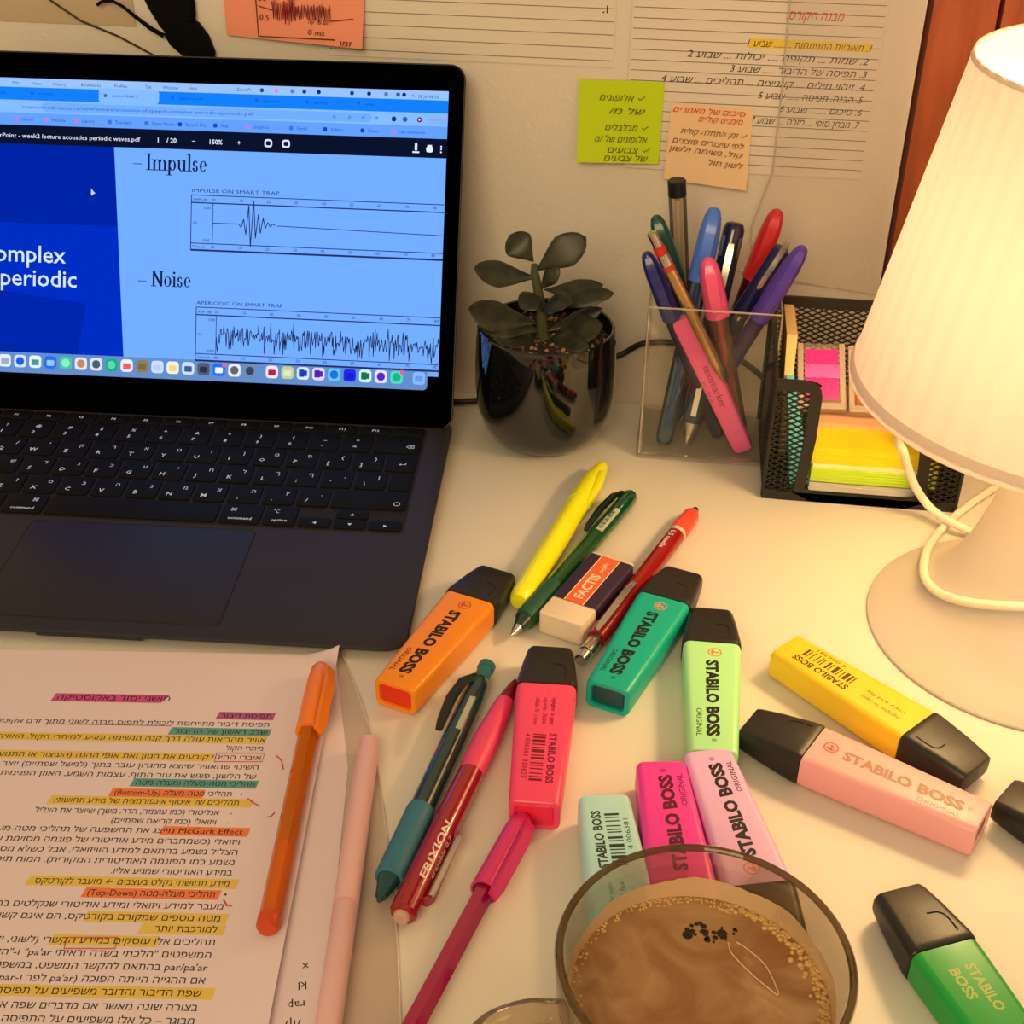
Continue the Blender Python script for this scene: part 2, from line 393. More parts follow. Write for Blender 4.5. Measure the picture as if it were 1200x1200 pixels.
# lip for the thumb at the front
mb.add(MB().rbox((-178, -.35, 3.2), (-126, .5, 5.0), .3, .2))
build('base', mb, ALU, lap)
mb = MB()
for x, y in ((-20, 15), (-284, 15), (-20, 195), (-284, 195)): mb.lathe([(0, 5.5), (1.6, 6), (2.9, 6)], 16, axis='z', c=(x, y, 0))
build('rubber_feet', mb, BLACK, lap)
KY, PIT, U_, KRX = 93.66, 19.1, 19.0, -15.0
slope = Matrix.Rotation(math.atan(7.5/212.4), 4, 'X')
def topM(x, y, dz=0.0): return Matrix.Translation(V((x, y, ztop(y)+dz))) @ slope
mb = MB(); mb.rbox((-W_/2-60.25, KY-3.5-79.7, 0), (-W_/2+60.25, KY-3.5, .25), 4, .1)
tp = MB(); tp.v = [V((p.x, p.y, p.z + ztop(p.y)-.12)) for p in mb.v]; tp.f, tp.m = mb.f, mb.m
g = MB()
edge = [(a-W_/2, b + KY-3.5-39.85) for a, b in rr(120.5, 79.7, 4, 5)]
g.tube([V((x, y, ztop(y)+.02)) for x, y in edge + edge[:1]], .38, 5)
tpo = build('trackpad', tp, fresh((48, 46, 56), rough=.46, metal=.25, lit=False, spec=.25), lap); build('trackpad_gap', g, mat((14, 14, 18), rough=.6, lit=False), tpo)
mb = MB(); b0 = MB().rbox((KRX-14.5*U_-.6, KY-.5, 0), (KRX+.6, KY+5.55*PIT+.5, .1), 3, .03); b0.v = [V((p.x, p.y, ztop(p.y)+p.z-.02)) for p in b0.v]
build('keyboard_bed', b0, mat((40, 37, 42), rough=.6, metal=.2, lit=False, spec=.2), lap)
def key(xr, y0, w, h, legs):                 # right edge x, front y, width, height
    x0, x1, y1 = xr-w+.95, xr-.95, y0+h-.95; y0 = y0+.95
    cx, cy = (x0+x1)/2, (y0+y1)/2
    k = MB().rbox((x0-cx, y0-cy, .1), (x1-cx, y1-cy, 1.15), 1.6, .3, n=3)
    for s_, u, v, sz, al in legs:
        text(k, s_, sz, Matrix.Translation(V((x0-cx+u*(x1-x0), y0-cy+v*(y1-y0), 1.19))), m=1, align=al, bold=.012, res=1)
    mb = MB(); mb.add(k, topM(cx, cy)); build('key', mb, [KEYM, LEG], lap)
def lat(l, h): return [(l, .3, .2, 4.6, 'CENTER')] + ([(h, .74, .56, 4.4, 'CENTER')] if h else [])
def keyrow(y, h, keys):
    x = KRX
    for w, legs in keys: key(x, y, w*U_, h, legs); x -= w*U_
y = KY
key(KRX, y, U_, PIT*.53, [('▶', .5, .3, 2.6, 'CENTER')])
key(KRX-U_, y, U_, PIT*.5+.4, [('▼', .5, .3, 2.6, 'CENTER')]); key(KRX-U_, y+PIT*.5-.4, U_, PIT*.5+.4, [('▲', .5, .3, 2.6, 'CENTER')])
key(KRX-2*U_, y, U_, PIT*.53, [('◀', .5, .3, 2.6, 'CENTER')])
x = KRX-3*U_
for w, legs in [(1, [('option', .5, .18, 3.3, 'CENTER'), ('⌥', .32, .62, 4, 'CENTER')]), (1.25, [('command', .5, .18, 3.3, 'CENTER'), ('⌘', .28, .62, 4, 'CENTER')]), (5, []),
                (1.25, [('command', .5, .18, 3.3, 'CENTER'), ('⌘', .72, .62, 4, 'CENTER')]), (1, [('option', .5, .18, 3.3, 'CENTER')]), (1, [('control', .5, .18, 3.3, 'CENTER')]), (1, [('fn', .5, .2, 3.3, 'CENTER')])]:
    key(x, y, w*U_, PIT, legs); x -= w*U_
y += PIT
keyrow(y, PIT, [(2.25, [('○', .87, .2, 5, 'CENTER')])] + [(1, lat(a, b)) for a, b in (('/', '.'), ('.', 'ץ'), (',', 'ת'), ('M', 'צ'), ('N', 'מ'), ('B', 'נ'), ('V', 'ה'), ('C', 'ב'), ('X', 'ס'), ('Z', 'ז'), ('`', '~'))] + [(1.25, [])])
y += PIT
keyrow(y, PIT, [(.75, [])] + [(1, lat(a, b)) for a, b in (('\\', '|'), ("'", ','), (';', 'ף'), ('L', 'ך'), ('K', 'ל'), ('J', 'ח'), ('H', 'י'), ('G', 'ע'), ('F', 'כ'), ('D', 'ג'), ('S', 'ד'), ('A', 'ש'))] + [(1.75, [])])
y += PIT
keyrow(y, PIT, [(1, [('↵', .55, .3, 5, 'CENTER')])] + [(1, lat(a, b)) for a, b in ((']', '}'), ('[', '{'), ('P', 'פ'), ('O', 'ם'), ('I', 'ן'), ('U', 'ו'), ('Y', 'ט'), ('T', 'א'), ('R', 'ר'), ('E', 'ק'), ('W', "'"), ('Q', '/'))] + [(1.5, [])])
y += PIT
keyrow(y, PIT, [(1.5, [('⌫', .78, .3, 4.5, 'CENTER')])] + [(1, [(a, .45, .18, 4.2, 'CENTER'), (b, .5, .58, 4.0, 'CENTER')]) for a, b in (('=', '+'), ('-', '_'), ('0', '('), ('9', ')'), ('8', '*'), ('7', '&'), ('6', '^'), ('5', '%'), ('4', '$'), ('3', '#'), ('2', '@'), ('1', '!'), ('§', '±'))])
y += PIT
fw_ = 14.5/14
keyrow(y, PIT*.55, [(fw_, [])] + [(fw_, [(s_, .5, .35, 3.0, 'CENTER')]) for s_ in ('F12', 'F11', 'F10', 'F9', 'F8', 'F7', 'F6', 'F5', 'F4', 'F3', 'F2', 'F1')] + [(fw_, [('esc', .3, .35, 3.0, 'CENTER')])])
# lid
LID, HY = 1.1026, 201.6
lidM = Matrix.Translation(V((0, HY, 12))) @ Matrix.Rotation(LID, 4, 'X')       # x, h, outwards = -z of this frame is the back
mb = MB(); LH = 211.5
def lring(z, d): return [(a-W_/2, b+LH/2, z) for a, b in rr(W_-2*d, LH-2*d, 9-d, 7)]
body = MB().loft([lring(-4.6, 3), lring(-4.0, .6), lring(-2.4, 0), lring(-.5, 0), lring(-.25, .3)])
build('lid', MB().add(body, lidM), ALU, lap)
build('bezel', MB().add(MB().loft([lring(-.3, .8), lring(0, .9)]), lidM), mat((3, 3, 4), rough=.55, lit=False, spec=.0), lap)
build('hinge', MB().add(MB().lathe([(-260, 3.6), (-44, 3.6)], 16, c=(0, 200.5, 9.2))), mat((14, 14, 18), rough=.4, lit=False), lap)

scr = MB(); SM = []
def sm(rgb, st=1.0):
    m = emit(rgb, st)
    if m not in SM: SM.append(m)
    return SM.index(m)
LZ = [0.03]
def q_(x0, x1, h0, h1, rgb, dz=.03, st=1.0, slant=0.0):
    scr.face([lidM @ V((x0+slant, h0, LZ[0]+dz)), lidM @ V((x1+slant, h0, LZ[0]+dz)), lidM @ V((x1, h1, LZ[0]+dz)), lidM @ V((x0, h1, LZ[0]+dz))], sm(rgb, st))
def rrq(cx, cy, w, h, r, rgb, dz): scr.face([lidM @ V((cx+a, cy+b, LZ[0]+dz)) for a, b in rr(w, h, r, 3)], sm(rgb))
def st_(s_, x, h, size, rgb, dz=.2, **k): text(scr, s_, size, lidM @ Matrix.Translation(V((x, h, LZ[0]+dz))), m=sm(rgb), **k)
def ln(x0, h0, x1, h1, w, rgb, dz=.2):
    a, b = V((x0, h0, 0)), V((x1, h1, 0)); n = V((-(b-a).y, (b-a).x, 0)).normalized()*w/2
    scr.face([lidM @ (p + V((0, 0, LZ[0]+dz))) for p in (a-n, b-n, b+n, a+n)], sm(rgb))
PAGE = (112, 168, 255); X0, X1 = -294.5, -9.6
q_(X0, X1, 31.5, 196, PAGE, 0)
q_(X0, X1, 190.8, 196.0, (148, 190, 255)); q_(X0, X1, 183.4, 190.8, (16, 124, 255)); q_(X0, X1, 176, 183.4, (128, 182, 255)); q_(X0, X1, 169.0, 176, (96, 156, 255))
rrq(-198, 187.4, 36, 8.4, 2.2, (128, 182, 255), .06); rrq(-152, 179.6, 196, 5.2, 2.6, (110, 168, 252), .06)
x = -268
for s_ in ('Edit', 'View', 'History', 'Bookmarks', 'Profiles', 'Tab', 'Window', 'Help'):
    st_(s_, x, 192.2, 2.6, (40, 70, 130)); x += 1.55*len(s_)+6
st_('ZoomPt', -134, 192.4, 2.6, (40, 70, 130)); st_('Fri 28 Jul 08:05', -31, 191.8, 2.6, (40, 70, 130))
for x, c in ((-119, (40, 60, 150)), (-110.5, (240, 120, 160)), (-101, (90, 120, 190)), (-94, (30, 50, 110)), (-85.5, (20, 40, 110)), (-66, (30, 50, 110)), (-56, (30, 40, 90)), (-46, (90, 120, 190)), (-39, (60, 90, 160)), (-35.5, (20, 40, 100))): rrq(x, 193.3, 2.4, 2.4, 1.1, c, .2)
for x, s_ in ((-285, 'Lecture notes'), (-252, 'acoustics'), (-208, 'lecture Week 2'), (-168, 'speech sounds'), (-118, 'phonetics'), (-88, 'periodic'), (-58, 'waves')):
    st_(s_, x, 186.6, 2.4, (20, 70, 170)); rrq(x-4, 187.4, 2, 2, .9, (40, 90, 200), .2)
st_('course/mod/resource/view/lecture/acoustics-of-speech-complex-periodic-aperiodic.pdf', -262, 178.6, 2.7, (50, 90, 170), width=138)
for x in (-76, -67, -59, -51): rrq(x, 179.6, 1.9, 1.9, .8, (90, 140, 220), .2)
for x, c in ((-41, (20, 40, 110)), (-34.5, (40, 90, 200)), (-26, (120, 20, 80))): rrq(x, 179.4, 2.8, 3, 1.3, c, .2)
rrq(-26, 179.4, 1.2, 1.2, .6, (255, 200, 230), .25); rrq(-15.5, 179.2, 12, 4.6, 2, (170, 160, 240), .18); rrq(-15.5, 179.2, 11.2, 3.8, 1.8, (120, 175, 255), .22)
for x, s_ in ((-262, 'Home'), (-244, 'Moodle'), (-226, 'Library'), (-206, 'Translate'), (-184, 'Open Notes'), (-164, 'Speech Files'), (-143, 'Hub'), (-124, 'Graphics'), (-98, 'Gmail'), (-78, 'Videos'), (-56, 'News'), (-38, 'Lab resources')):
    st_(s_, x, 171.4, 2.7, (36, 70, 160)); rrq(x-3.2, 172.3, 2.4, 2.4, .7, random.choice([(30, 60, 190), (40, 40, 90), (200, 120, 190), (60, 110, 220)]), .2)
q_(X0, X1, 158.0, 169.0, (10, 18, 42), .04)
st_('course – PowerPoint - week2 lecture acoustics periodic waves.pdf', -300, 161.6, 3.6, (225, 232, 255), width=109, bold=.01)
for s_, x in (('1', -181), ('/ 20', -175), ('−', -160), ('150%', -150), ('+', -133)): st_(s_, x, 161.6, 3.8, (225, 232, 255), bold=.015)
for x in (-114.5, -104): rrq(x, 163.2, 4.6, 4.6, 1.4, (220, 228, 255), .2); rrq(x, 163.2, 2.8, 2.6, .8, (10, 18, 42), .24)
ln(-27.5, 162, -27.5, 166, 1.4, (225, 232, 255)); ln(-29.5, 161, -25.5, 161, .9, (225, 232, 255)); rrq(-19.5, 162.8, 4, 3.4, 1.2, (225, 232, 255), .2); rrq(-19.5, 164.6, 2.6, 1.4, .2, (225, 232, 255), .2)
for h in (161.4, 163, 164.6): rrq(-12.8, h, .9, .9, .4, (225, 232, 255), .2)
# left: the blue slide
SB = 7.2
scr.face([lidM @ V((X0, 112, .12)), lidM @ V((-203.6, 112, .12)), lidM @ V((-206.4, 158, .12)), lidM @ V((X0, 158, .12))], sm((0, 34, 160)))
scr.face([lidM @ V((X0, 31, .12)), lidM @ V((-198.8, 31, .12)), lidM @ V((-203.6, 112, .12)), lidM @ V((X0, 112, .12))], sm((0, 44, 190)))
scr.face([lidM @ V((X0, 31, .15)), lidM @ V((-228, 31, .15)), lidM @ V((-222, 66, .15)), lidM @ V((X0, 74, .15))], sm((0, 36, 165)))
st_('Complex', -288.6, 89.2, 14.2, (205, 228, 255), width=53.2, bold=.006); st_('Aperiodic', -284.6, 75.2, 14.2, (205, 228, 255), width=56.6, bold=.006)
ln(-219.4, 129.4, -219.4, 133, .5, (190, 210, 255)); scr.face([lidM @ V((-219.8, 133.2, .3)), lidM @ V((-219.8, 129.6, .3)), lidM @ V((-217.4, 130.8, .3))], sm((200, 215, 255)))
# the serif words: stems, hairlines, bowls and slab serifs
SER = (18, 26, 60)
def arc(cx, cy, rx, ry, a0, a1, thick, thin, n=14):
    P = []
    for k in range(n+1):
        a = math.radians(a0+(a1-a0)*k/n); w = thin+(thick-thin)*abs(math.cos(a)); P.append((V((cx+rx*math.cos(a), cy+ry*math.sin(a), .25)), V((cx+(rx-w)*math.cos(a), cy+(ry-w*.8)*math.sin(a), .25))))
    for k in range(n): scr.face([lidM @ P[k][0], lidM @ P[k+1][0], lidM @ P[k+1][1], lidM @ P[k][1]], sm(SER))
def serif_word(word, x, base, H, w_):
    xh = H*.66; st, th = H*.13, H*.05
    def stem(x, y0, y1, foot=True, head=True, left=False):
        ln(x, y0, x, y1, st, SER)
        if foot: ln(x-st*1.35, y0+th/2, x+st*1.35, y0+th/2, th, SER)
        if head: ln(x-st*1.35, y1-th/2, x+(0 if left else st*1.35), y1-th/2, th, SER)
    for ch in word:
        if ch == 'I': stem(x+H*.17, base, base+H); x += H*.38
        elif ch == 'm':
            for k in range(3): stem(x+H*.13+k*H*.33, base, base+xh-(0 if k == 0 else H*.1), True, k == 0, True)
            for k in range(2): arc(x+H*.3+k*H*.33, base+xh-H*.15, H*.195, H*.16, 0, 180, st, th)
            x += H*.94
        elif ch == 'p': stem(x+H*.13, base-H*.28, base+xh, True, True, True); arc(x+H*.32, base+xh/2, H*.22, xh/2, -150, 150, st, th); x += H*.6
        elif ch == 'u':
            stem(x+H*.13, base+H*.12, base+xh, False, True, True); stem(x+H*.46, base, base+xh, True, True, True); arc(x+H*.295, base+H*.16, H*.19, H*.17, 180, 360, st, th); x += H*.62
        elif ch == 'l': stem(x+H*.15, base, base+H*1.03, True, True, True); x += H*.31
        elif ch == 's': arc(x+H*.21, base+xh*.73, H*.16, xh*.28, 20, 270, st*.9, th*1.4); arc(x+H*.21, base+xh*.27, H*.17, xh*.28, -200, 90, st*.9, th*1.4); x += H*.45
        elif ch == 'e': arc(x+H*.25, base+xh/2, H*.22, xh/2, 0, 320, st, th); ln(x+H*.06, base+xh*.52, x+H*.46, base+xh*.52, th, SER); x += H*.5
        elif ch == 'N':
            stem(x+H*.12, base, base+H, True, True); stem(x+H*.62, base, base+H, False, True); ln(x+H*.1, base+H*.98, x+H*.62, base+H*.03, st*1.1, SER); x += H*.78
        elif ch == 'o': arc(x+H*.26, base+xh/2, H*.24, xh/2, 0, 360, st, th, 20); x += H*.54
        elif ch == 'i': stem(x+H*.15, base, base+xh, True, True, True); rrq(x+H*.14, base+H*.9, st*1.2, st*1.2, st*.5, SER, .22); x += H*.31
serif_word('Impulse', -187, 145.4, 9.6, 0); ln(-194.8, 148.8, -189.6, 148.8, .55, (60, 90, 150))
serif_word('Noise', -182.5, 77.8, 9.2, 0); ln(-191, 80.6, -185.8, 80.6, .55, (60, 90, 150))
LC = (34, 44, 92)
def chart(xl, xa, ht, hb, title):
    ln(xl, hb, xl, ht, .5, LC); ln(xl, ht, X1, ht-.6, .5, LC); ln(xl, ht-4.4, X1, ht-5, .7, LC); ln(xl, hb+4.0, X1, hb+3.4, .5, LC); ln(xl, hb, X1, hb-.4, 1.1, LC); ln(xa, hb+4, xa, ht-4.4, .4, LC)
    st_(title, xl, ht+1.6, 3.0, LC, width=52)
    for k in range(9):
        for h in (ht-3.3, hb+1.2): st_('%d0' % k, xa+k*16.4-1, h, 2.4, LC)
    st_('AMP (dB)', xl+1, ht-3.4, 2.2, LC); st_('1000', xl+7, ht-8, 2.3, LC); st_('0.0', xl+1, (ht+hb)/2-1, 2.3, LC); st_('-1000', xl+6, hb+5, 2.3, LC); st_('Time (s)', xl+1, hb+1.3, 2.2, LC)
chart(-159.5, -146.5, 132, 100, 'IMPULSE ON SMART TRAP'); chart(-155.4, -143.2, 66.6, 35.2, 'APERIODIC ON SMART TRAP')
ln(-146.5, 116, -131, 116, .5, LC); prev = (-131, 116)
for k, a in enumerate((-2, 3, -6, 11, -13, 14, -8, 6, -5, 4, -2, 1.5, -1, .8, 0)):
    p = (-131+1.45*(k+1), 116+a); ln(*prev, *p, .55, LC); prev = p
ln(-108, 115.7, X1, 113.6, .45, LC); prev = (-143, 49.5)
for k in range(330):
    a = random.gauss(0, 3.9); a = max(-9, min(10, a)); p = (-143+.403*(k+1), 50 - k*.006 + a); ln(*prev, *p, .42, (16, 22, 60)); prev = p
# dock
rrq(-154, 29.4, 276, 12.2, 2.4, (96, 138, 200), .14)
DOCK = [((225, 230, 240), (150, 170, 200)), ((210, 220, 240), (20, 90, 235)), ((225, 235, 235), (70, 150, 150)), ((30, 110, 230), (150, 190, 250)), ((60, 200, 150), (140, 230, 190)), ((225, 225, 230), (200, 130, 90)), ((215, 225, 240), (70, 90, 120)),
        ((20, 170, 120), (90, 210, 170)), ((230, 232, 240), (240, 90, 90)), ((140, 120, 80), (120, 100, 70)), ((200, 215, 245), (180, 200, 240)), ((235, 235, 220), (240, 210, 120)), ((200, 220, 245), (60, 90, 150)), ((80, 90, 110), (40, 50, 70)), ((20, 110, 245), (235, 240, 255)),
        ((230, 232, 236), (90, 100, 110)), ((110, 135, 165), (50, 70, 100)), None, ((230, 225, 235), (190, 30, 60)), ((190, 205, 150), (220, 225, 190)), ((215, 225, 245), (20, 60, 190)), ((220, 215, 245), (90, 30, 180)), ((100, 190, 245), (30, 110, 220)), ((30, 40, 235), (20, 30, 200)), ((215, 232, 230), (10, 120, 80)), ((225, 220, 250), (80, 40, 200)), ((80, 215, 190), (20, 180, 130)), None, ((130, 180, 245), (100, 150, 230))]
x = -271.6; dx = 9.33
for k, d in enumerate(DOCK):
    if d:
        rrq(x, 30.2-.003*k, 7.4, 7.4, 1.9, d[0], .2)
        shp = k % 3
        if k in (1, 7, 15, 16, 22, 25, 26, 6, 5, 4): rrq(x, 30.2, 5, 5, 2.4, d[1], .24)
        elif k in (20, 21, 24): rrq(x-.8, 30.2, 3.4, 4.4, .5, d[1], .24); rrq(x+1.7, 30.2, 1.6, 3.4, .3, d[1], .24)
        else: rrq(x, 29.8, 4.6, 3.4, .6, d[1], .24)
        if k in (14, 26): rrq(x+3.2, 33.2, 2.8, 2.8, 1.35, (240, 90, 130), .28)
    x += dx if d else dx*.43
scro = build('screen', scr, SM, lap, smooth=0)

# ------------------------------------------------------------------ potted succulent
PC = V((41, 224, 0))
pot = thing('potted_succulent', 'small dark succulent in a glossy black pot between the laptop and the pen cup', 'potted plant', loc=tuple(PC))
POTM = mat((9, 9, 10), rough=.05, lit=False, coat=.6, spec=.7)
prof = [(0, 20), (.6, 24), (2.5, 28.5), (7, 33.5), (14, 37.5), (24, 40.3), (36, 41.4), (52, 41.4), (64, 40.8), (71, 40.2), (73.2, 39.8), (73.8, 39.0), (73.4, 38.0), (70, 37.6), (60, 37.6)]
mb = MB(); mb.lathe(prof, 64, axis='z', c1=False); build('pot', mb, POTM, pot)
soil = MB(); n = 40
soil.lathe([(61, 37.5), (64.4, 37.3), (65.4, 20), (65.8, .1)], n, axis='z', c0=False)
so = build('soil', soil, bumpy(fresh((46, 32, 26), rough=.9, lit=False), 500, 1, .003), pot)
peb = MB()
for k in range(420):
    a, r = random.uniform(0, 6.28), 36.6*math.sqrt(random.random()); s_ = random.uniform(.6, 1.7)
    b = MB().lathe([(-1, .35), (-.5, .9), (.3, 1), (1, .4)], 6, axis='z', ph=random.random(), m=random.choice([0, 0, 1, 2]))
    peb.add(b, Matrix.Translation(V((r*math.cos(a), r*math.sin(a), 65.6+random.uniform(-.6, .8)))) @ Matrix.Rotation(random.uniform(0, 3), 4, V((random.random(), random.random(), random.random()+.01)).normalized()) @ Matrix.Diagonal((s_, s_*.8, s_*.7, 1)))
build('gravel', peb, [mat((92, 66, 52), rough=.8, lit=False), mat((160, 130, 112), rough=.8, lit=False), mat((58, 40, 34), rough=.8, lit=False)], pot, kind='stuff')
lm = bumpy(fresh((62, 72, 50), rough=.42, lit=False, sss=.0, spec=.5), 160, .12, .0005, 3, (col((30, 31, 22), False), col((52, 53, 35), False)))
def zp(zx, zy, y): return aty(520+zx/3.75, 240+zy/3.75, y)
mb = MB(); mb.tube([V((PC.x, PC.y, 62)), zp(432, 560, 223), zp(430, 470, 222), zp(415, 380, 222), zp(400, 300, 222), zp(398, 262, 222)], [4.2, 3.4, 3, 2.8, 2.4, 1.8], 10)
build('stem', mb, mat((70, 74, 46), rough=.6, lit=False), pot, world=True)
def leaf(b, t, wid, by, ty, nrm, bend=3.0, th=2.6):
    A, B = zp(*b, by), zp(*t, ty); L = (B-A).length; M = frame(A, B-A, nrm); rings = []
    n = 14
    for i in range(n+1):
        u = i/n; w = 1.12*wid/2*max(.05, (math.sin(math.pi*min(1, u**1.2))**.55) if 0 < u < 1 else .05)*(.34+.66*min(1, u*1.7))
        hh = th/2*max(.1, math.sin(math.pi*min(.97, u+.03))**.5); z0 = bend*(1-(2*u-1)**2)
        ring = []
        for j in range(14):
            a = 2*math.pi*j/14; yy = w*math.cos(a)
            ring.append(M @ V((L*u, yy, z0 + hh*math.sin(a) + .9*bend*.25*(yy/(wid/2+.01))**2)))
        rings.append(ring)
    mb = MB().loft(rings); build('leaf', mb, lm, pot, world=True, smooth=80)
FR = V((-.1, -.8, .55))
leaf((395, 250), (290, 132), 15.5, 224, 230, FR)
leaf((412, 320), (133, 278), 14.5, 221, 212, V((.1, -.75, .7)), -3)
leaf((405, 290), (625, 142), 17, 222, 226, V((.2, -.8, .5)), 2)
leaf((425, 372), (508, 276), 9, 221, 219, V((-.5, -.9, .2)), 1)
leaf((438, 372), (700, 352), 13, 224, 236, V((0, -.6, .8)), -3)
leaf((440, 455), (748, 388), 11, 226, 226, V((-.2, -.7, .7)), 2)
leaf((440, 400), (335, 455), 14, 223, 212, V((0, -.5, .85)), 2)
leaf((425, 470), (562, 432), 14, 221, 205, V((.1, -.6, .8)), 3)
leaf((415, 520), (108, 455), 18, 221, 213, V((.1, -.65, .75)), -3)
leaf((435, 560), (145, 535), 15, 222, 216, V((.1, -.55, .8)), 3)
leaf((430, 610), (215, 590), 13, 222, 208, V((0, -.5, .85)), 2)
leaf((440, 560), (698, 455), 10, 224, 232, V((-.2, -.7, .6)), -2)
leaf((455, 605), (700, 530), 17.5, 222, 222, V((-.15, -.65, .75)), 3)
leaf((450, 600), (640, 628), 12, 222, 210, V((0, -.6, .8)), 2)

# dark power cord behind the pot
mb = MB(); cp = [V((-60, 262, 2.2)), V((-14, 257, 2.2)), V((25, 276, 4)), V((60, 300, 10)), aty(727, 416, 314), aty(757, 402, 314), V((125, 314, 24)), V((170, 312, 10)), V((230, 312, -60))]
def smooth_path(P, n=8):
    out = []; P = [V(p) for p in P]; Q = [P[0]*2-P[1]] + P + [P[-1]*2-P[-2]]
    for i in range(1, len(Q)-2):
        for k in range(n):
            t = k/n; a, b, c, d = Q[i-1], Q[i], Q[i+1], Q[i+2]
            out.append(.5*((2*b) + (c-a)*t + (2*a-5*b+4*c-d)*t*t + (3*b-a-3*c+d)*t**3))
    return out + [P[-1]]
mb.tube(smooth_path(cp), 1.9, 10); solo('power_cord', mb, mat((30, 24, 22), rough=.5, lit=False), 'dark thin power cord running along the wall behind the black plant pot', 'cord', M=Matrix.Translation(V((60, 270, 0))))

# ------------------------------------------------------------------ acrylic cup with pens
CX0, CX1, CY0, CY1, CH = 98.6, 173.6, 207, 269, 96
cup = thing('pen_cup', 'clear square acrylic pen cup by the wall filled with pens', 'pen cup', loc=((CX0+CX1)/2, (CY0+CY1)/2, 0))
ACR = clear(tint=(254, 253, 251), base=.008, edge=.42, rough=.04, film=(240, 232, 220))
T = 2.4
mb = MB(); mb.rbox((CX0-.8, CY0-.8, 0), (CX1+.8, CY1+.8, 2.6), 2, .4); build('base', mb, ACR, cup, world=True)
for nm, lo, hi in (('front_panel', (CX0, CY0, 2.7), (CX1, CY0+T, CH)), ('back_panel', (CX0, CY1-T, 2.7), (CX1, CY1, CH)), ('side_panel', (CX0, CY0+T, 2.7), (CX0+T, CY1-T, CH)), ('side_panel', (CX1-T, CY0+T, 2.7), (CX1, CY1-T, CH))):
    mb = MB().rbox(lo, hi, .5, .4, n=2); build(nm, mb, ACR, cup, world=True, smooth=0)
mb = MB(); rim = [(CX0+.9, CY0+.9), (CX1-.9, CY0+.9), (CX1-.9, CY1-.9), (CX0+.9, CY1-.9)]
for k in range(4): mb.tube([V((*rim[k], CH)), V((*rim[(k+1) % 4], CH))], .55, 6); mb.tube([V((*rim[k], 3)), V((*rim[k], CH))], .45, 6)
build('polished_edges', mb, clear(base=.35, film=(245, 232, 210), edge=.7), cup, world=True)

def pen_frame(top, end):
    return frame(top, end-top, V((0, -1, .25))), (end-top).length
GP = 'pens in the acrylic cup'
def pen(label, M, parts, name='pen', cat='pen', group=GP):
    t = thing(name, label, cat, M=M, group=group)
    for nm, mb, mm in parts: build(nm, mb, mm, t)
    return t
def lat_(p, n=18, **k): return MB().lathe(p, n, **k)
def clip(x0, x1, y, z, w, th, rise=1.2):
    return MB().loft([[(x, y+(w*f)/2*sx, z + (rise if 0 < i < 3 else 0) + th*dz) for sx, dz in ((-1, 0), (1, 0), (1, 1), (-1, 1))] for i, (x, f) in enumerate(((x0, .8), (x0+(x1-x0)*.15, 1), (x1-(x1-x0)*.1, .9), (x1, .5)))])
def capclip(x0, x1, r, w, gap=2.0):            # a clip springing from the closed end of a pen cap, on +Z side
    return MB().loft([[(x, w/2*f*sx, z) for sx, z in ((-1, za), (1, za), (1, zb), (-1, zb))] for x, f, za, zb in ((x0, .6, r*.2, r*.7), (x0+4, .95, r*.7, r+gap*.8), (x0+12, 1, r+gap*.5, r+gap+1), (x1-4, .9, r+gap*.3, r+gap+.8), (x1, .7, r+.1, r+gap))])
def P_(u, v, y): return aty(u, v, y)
# clear stick with a black end
M, L = pen_frame(P_(793, 211, 262), at(804, 470, 4.5))
pen('tall clear stick pen with a black end standing at the back of the cup', M, [('end_plug', lat_([(0, 4.6), (.5, 5.3), (9, 5.3)]), BLACK), ('barrel', lat_([(9.1, 5.2), (L-20, 5.2)], c0=False), clear(tint=(235, 228, 215), base=.16, film=(235, 220, 200))), ('refill', lat_([(12, 1.7), (L-12, 1.7)], 10), mat((215, 205, 190), lit=False)), ('tip', lat_([(L-20, 5.1), (L-8, 3), (L, .8)]), BLACK)])
def capped(label, M, L, r, capcol, barrel_m, caplen=40, refill=None, clipm=None, tipm=BLACK, rot=0):
    cm = mat(capcol, rough=.3, lit=True, coat=.3)
    parts = [('cap', lat_([(0, r*.3), (1.2, r*.55), (5, r*.78), (14, r*.97), (caplen, r*1.06)]), cm), ('clip', capclip(1.5, caplen-5, r*.95, r*.95), clipm or cm), ('barrel', lat_([(caplen+.1, r*.86), (L-6, r*.84), (L-1, r*.7), (L, r*.5)]), barrel_m)]
    if refill: parts.append(('refill', lat_([(caplen+2, r*.3), (L-10, r*.3)], 10), refill))
    return pen(label, M, parts)
GREENC = (22, 66, 44)
M, L = pen_frame(P_(768, 253, 246), at(846, 492, 4.5)); capped('dark green capped pen leaning left in the pen cup', M, L, 5.6, GREENC, mat((30, 62, 44), rough=.25, trans=.4, lit=False))
M, L = pen_frame(P_(838, 243, 252), at(777, 520, 4.5)); capped('light blue capped pen at the middle of the pen cup with a see through barrel', M, L, 6.2, (74, 108, 190), clear(tint=(205, 222, 235), base=.10, film=(110, 160, 200)), 42, mat((40, 70, 140), lit=False))
M, L = pen_frame(P_(757, 296, 216), at(842, 510, 4.5)); capped('navy blue pen leaning far left in the pen cup', M, L, 5.2, (38, 34, 84), mat((26, 26, 60), rough=.2, lit=False), 44)
M, L = pen_frame(P_(912, 246, 260), at(826, 474, 4.5)); capped('red capped pen leaning right in the pen cup', M, L, 6.2, (205, 34, 30), clear(tint=(150, 40, 50), base=.35, film=(110, 20, 40)), 44)
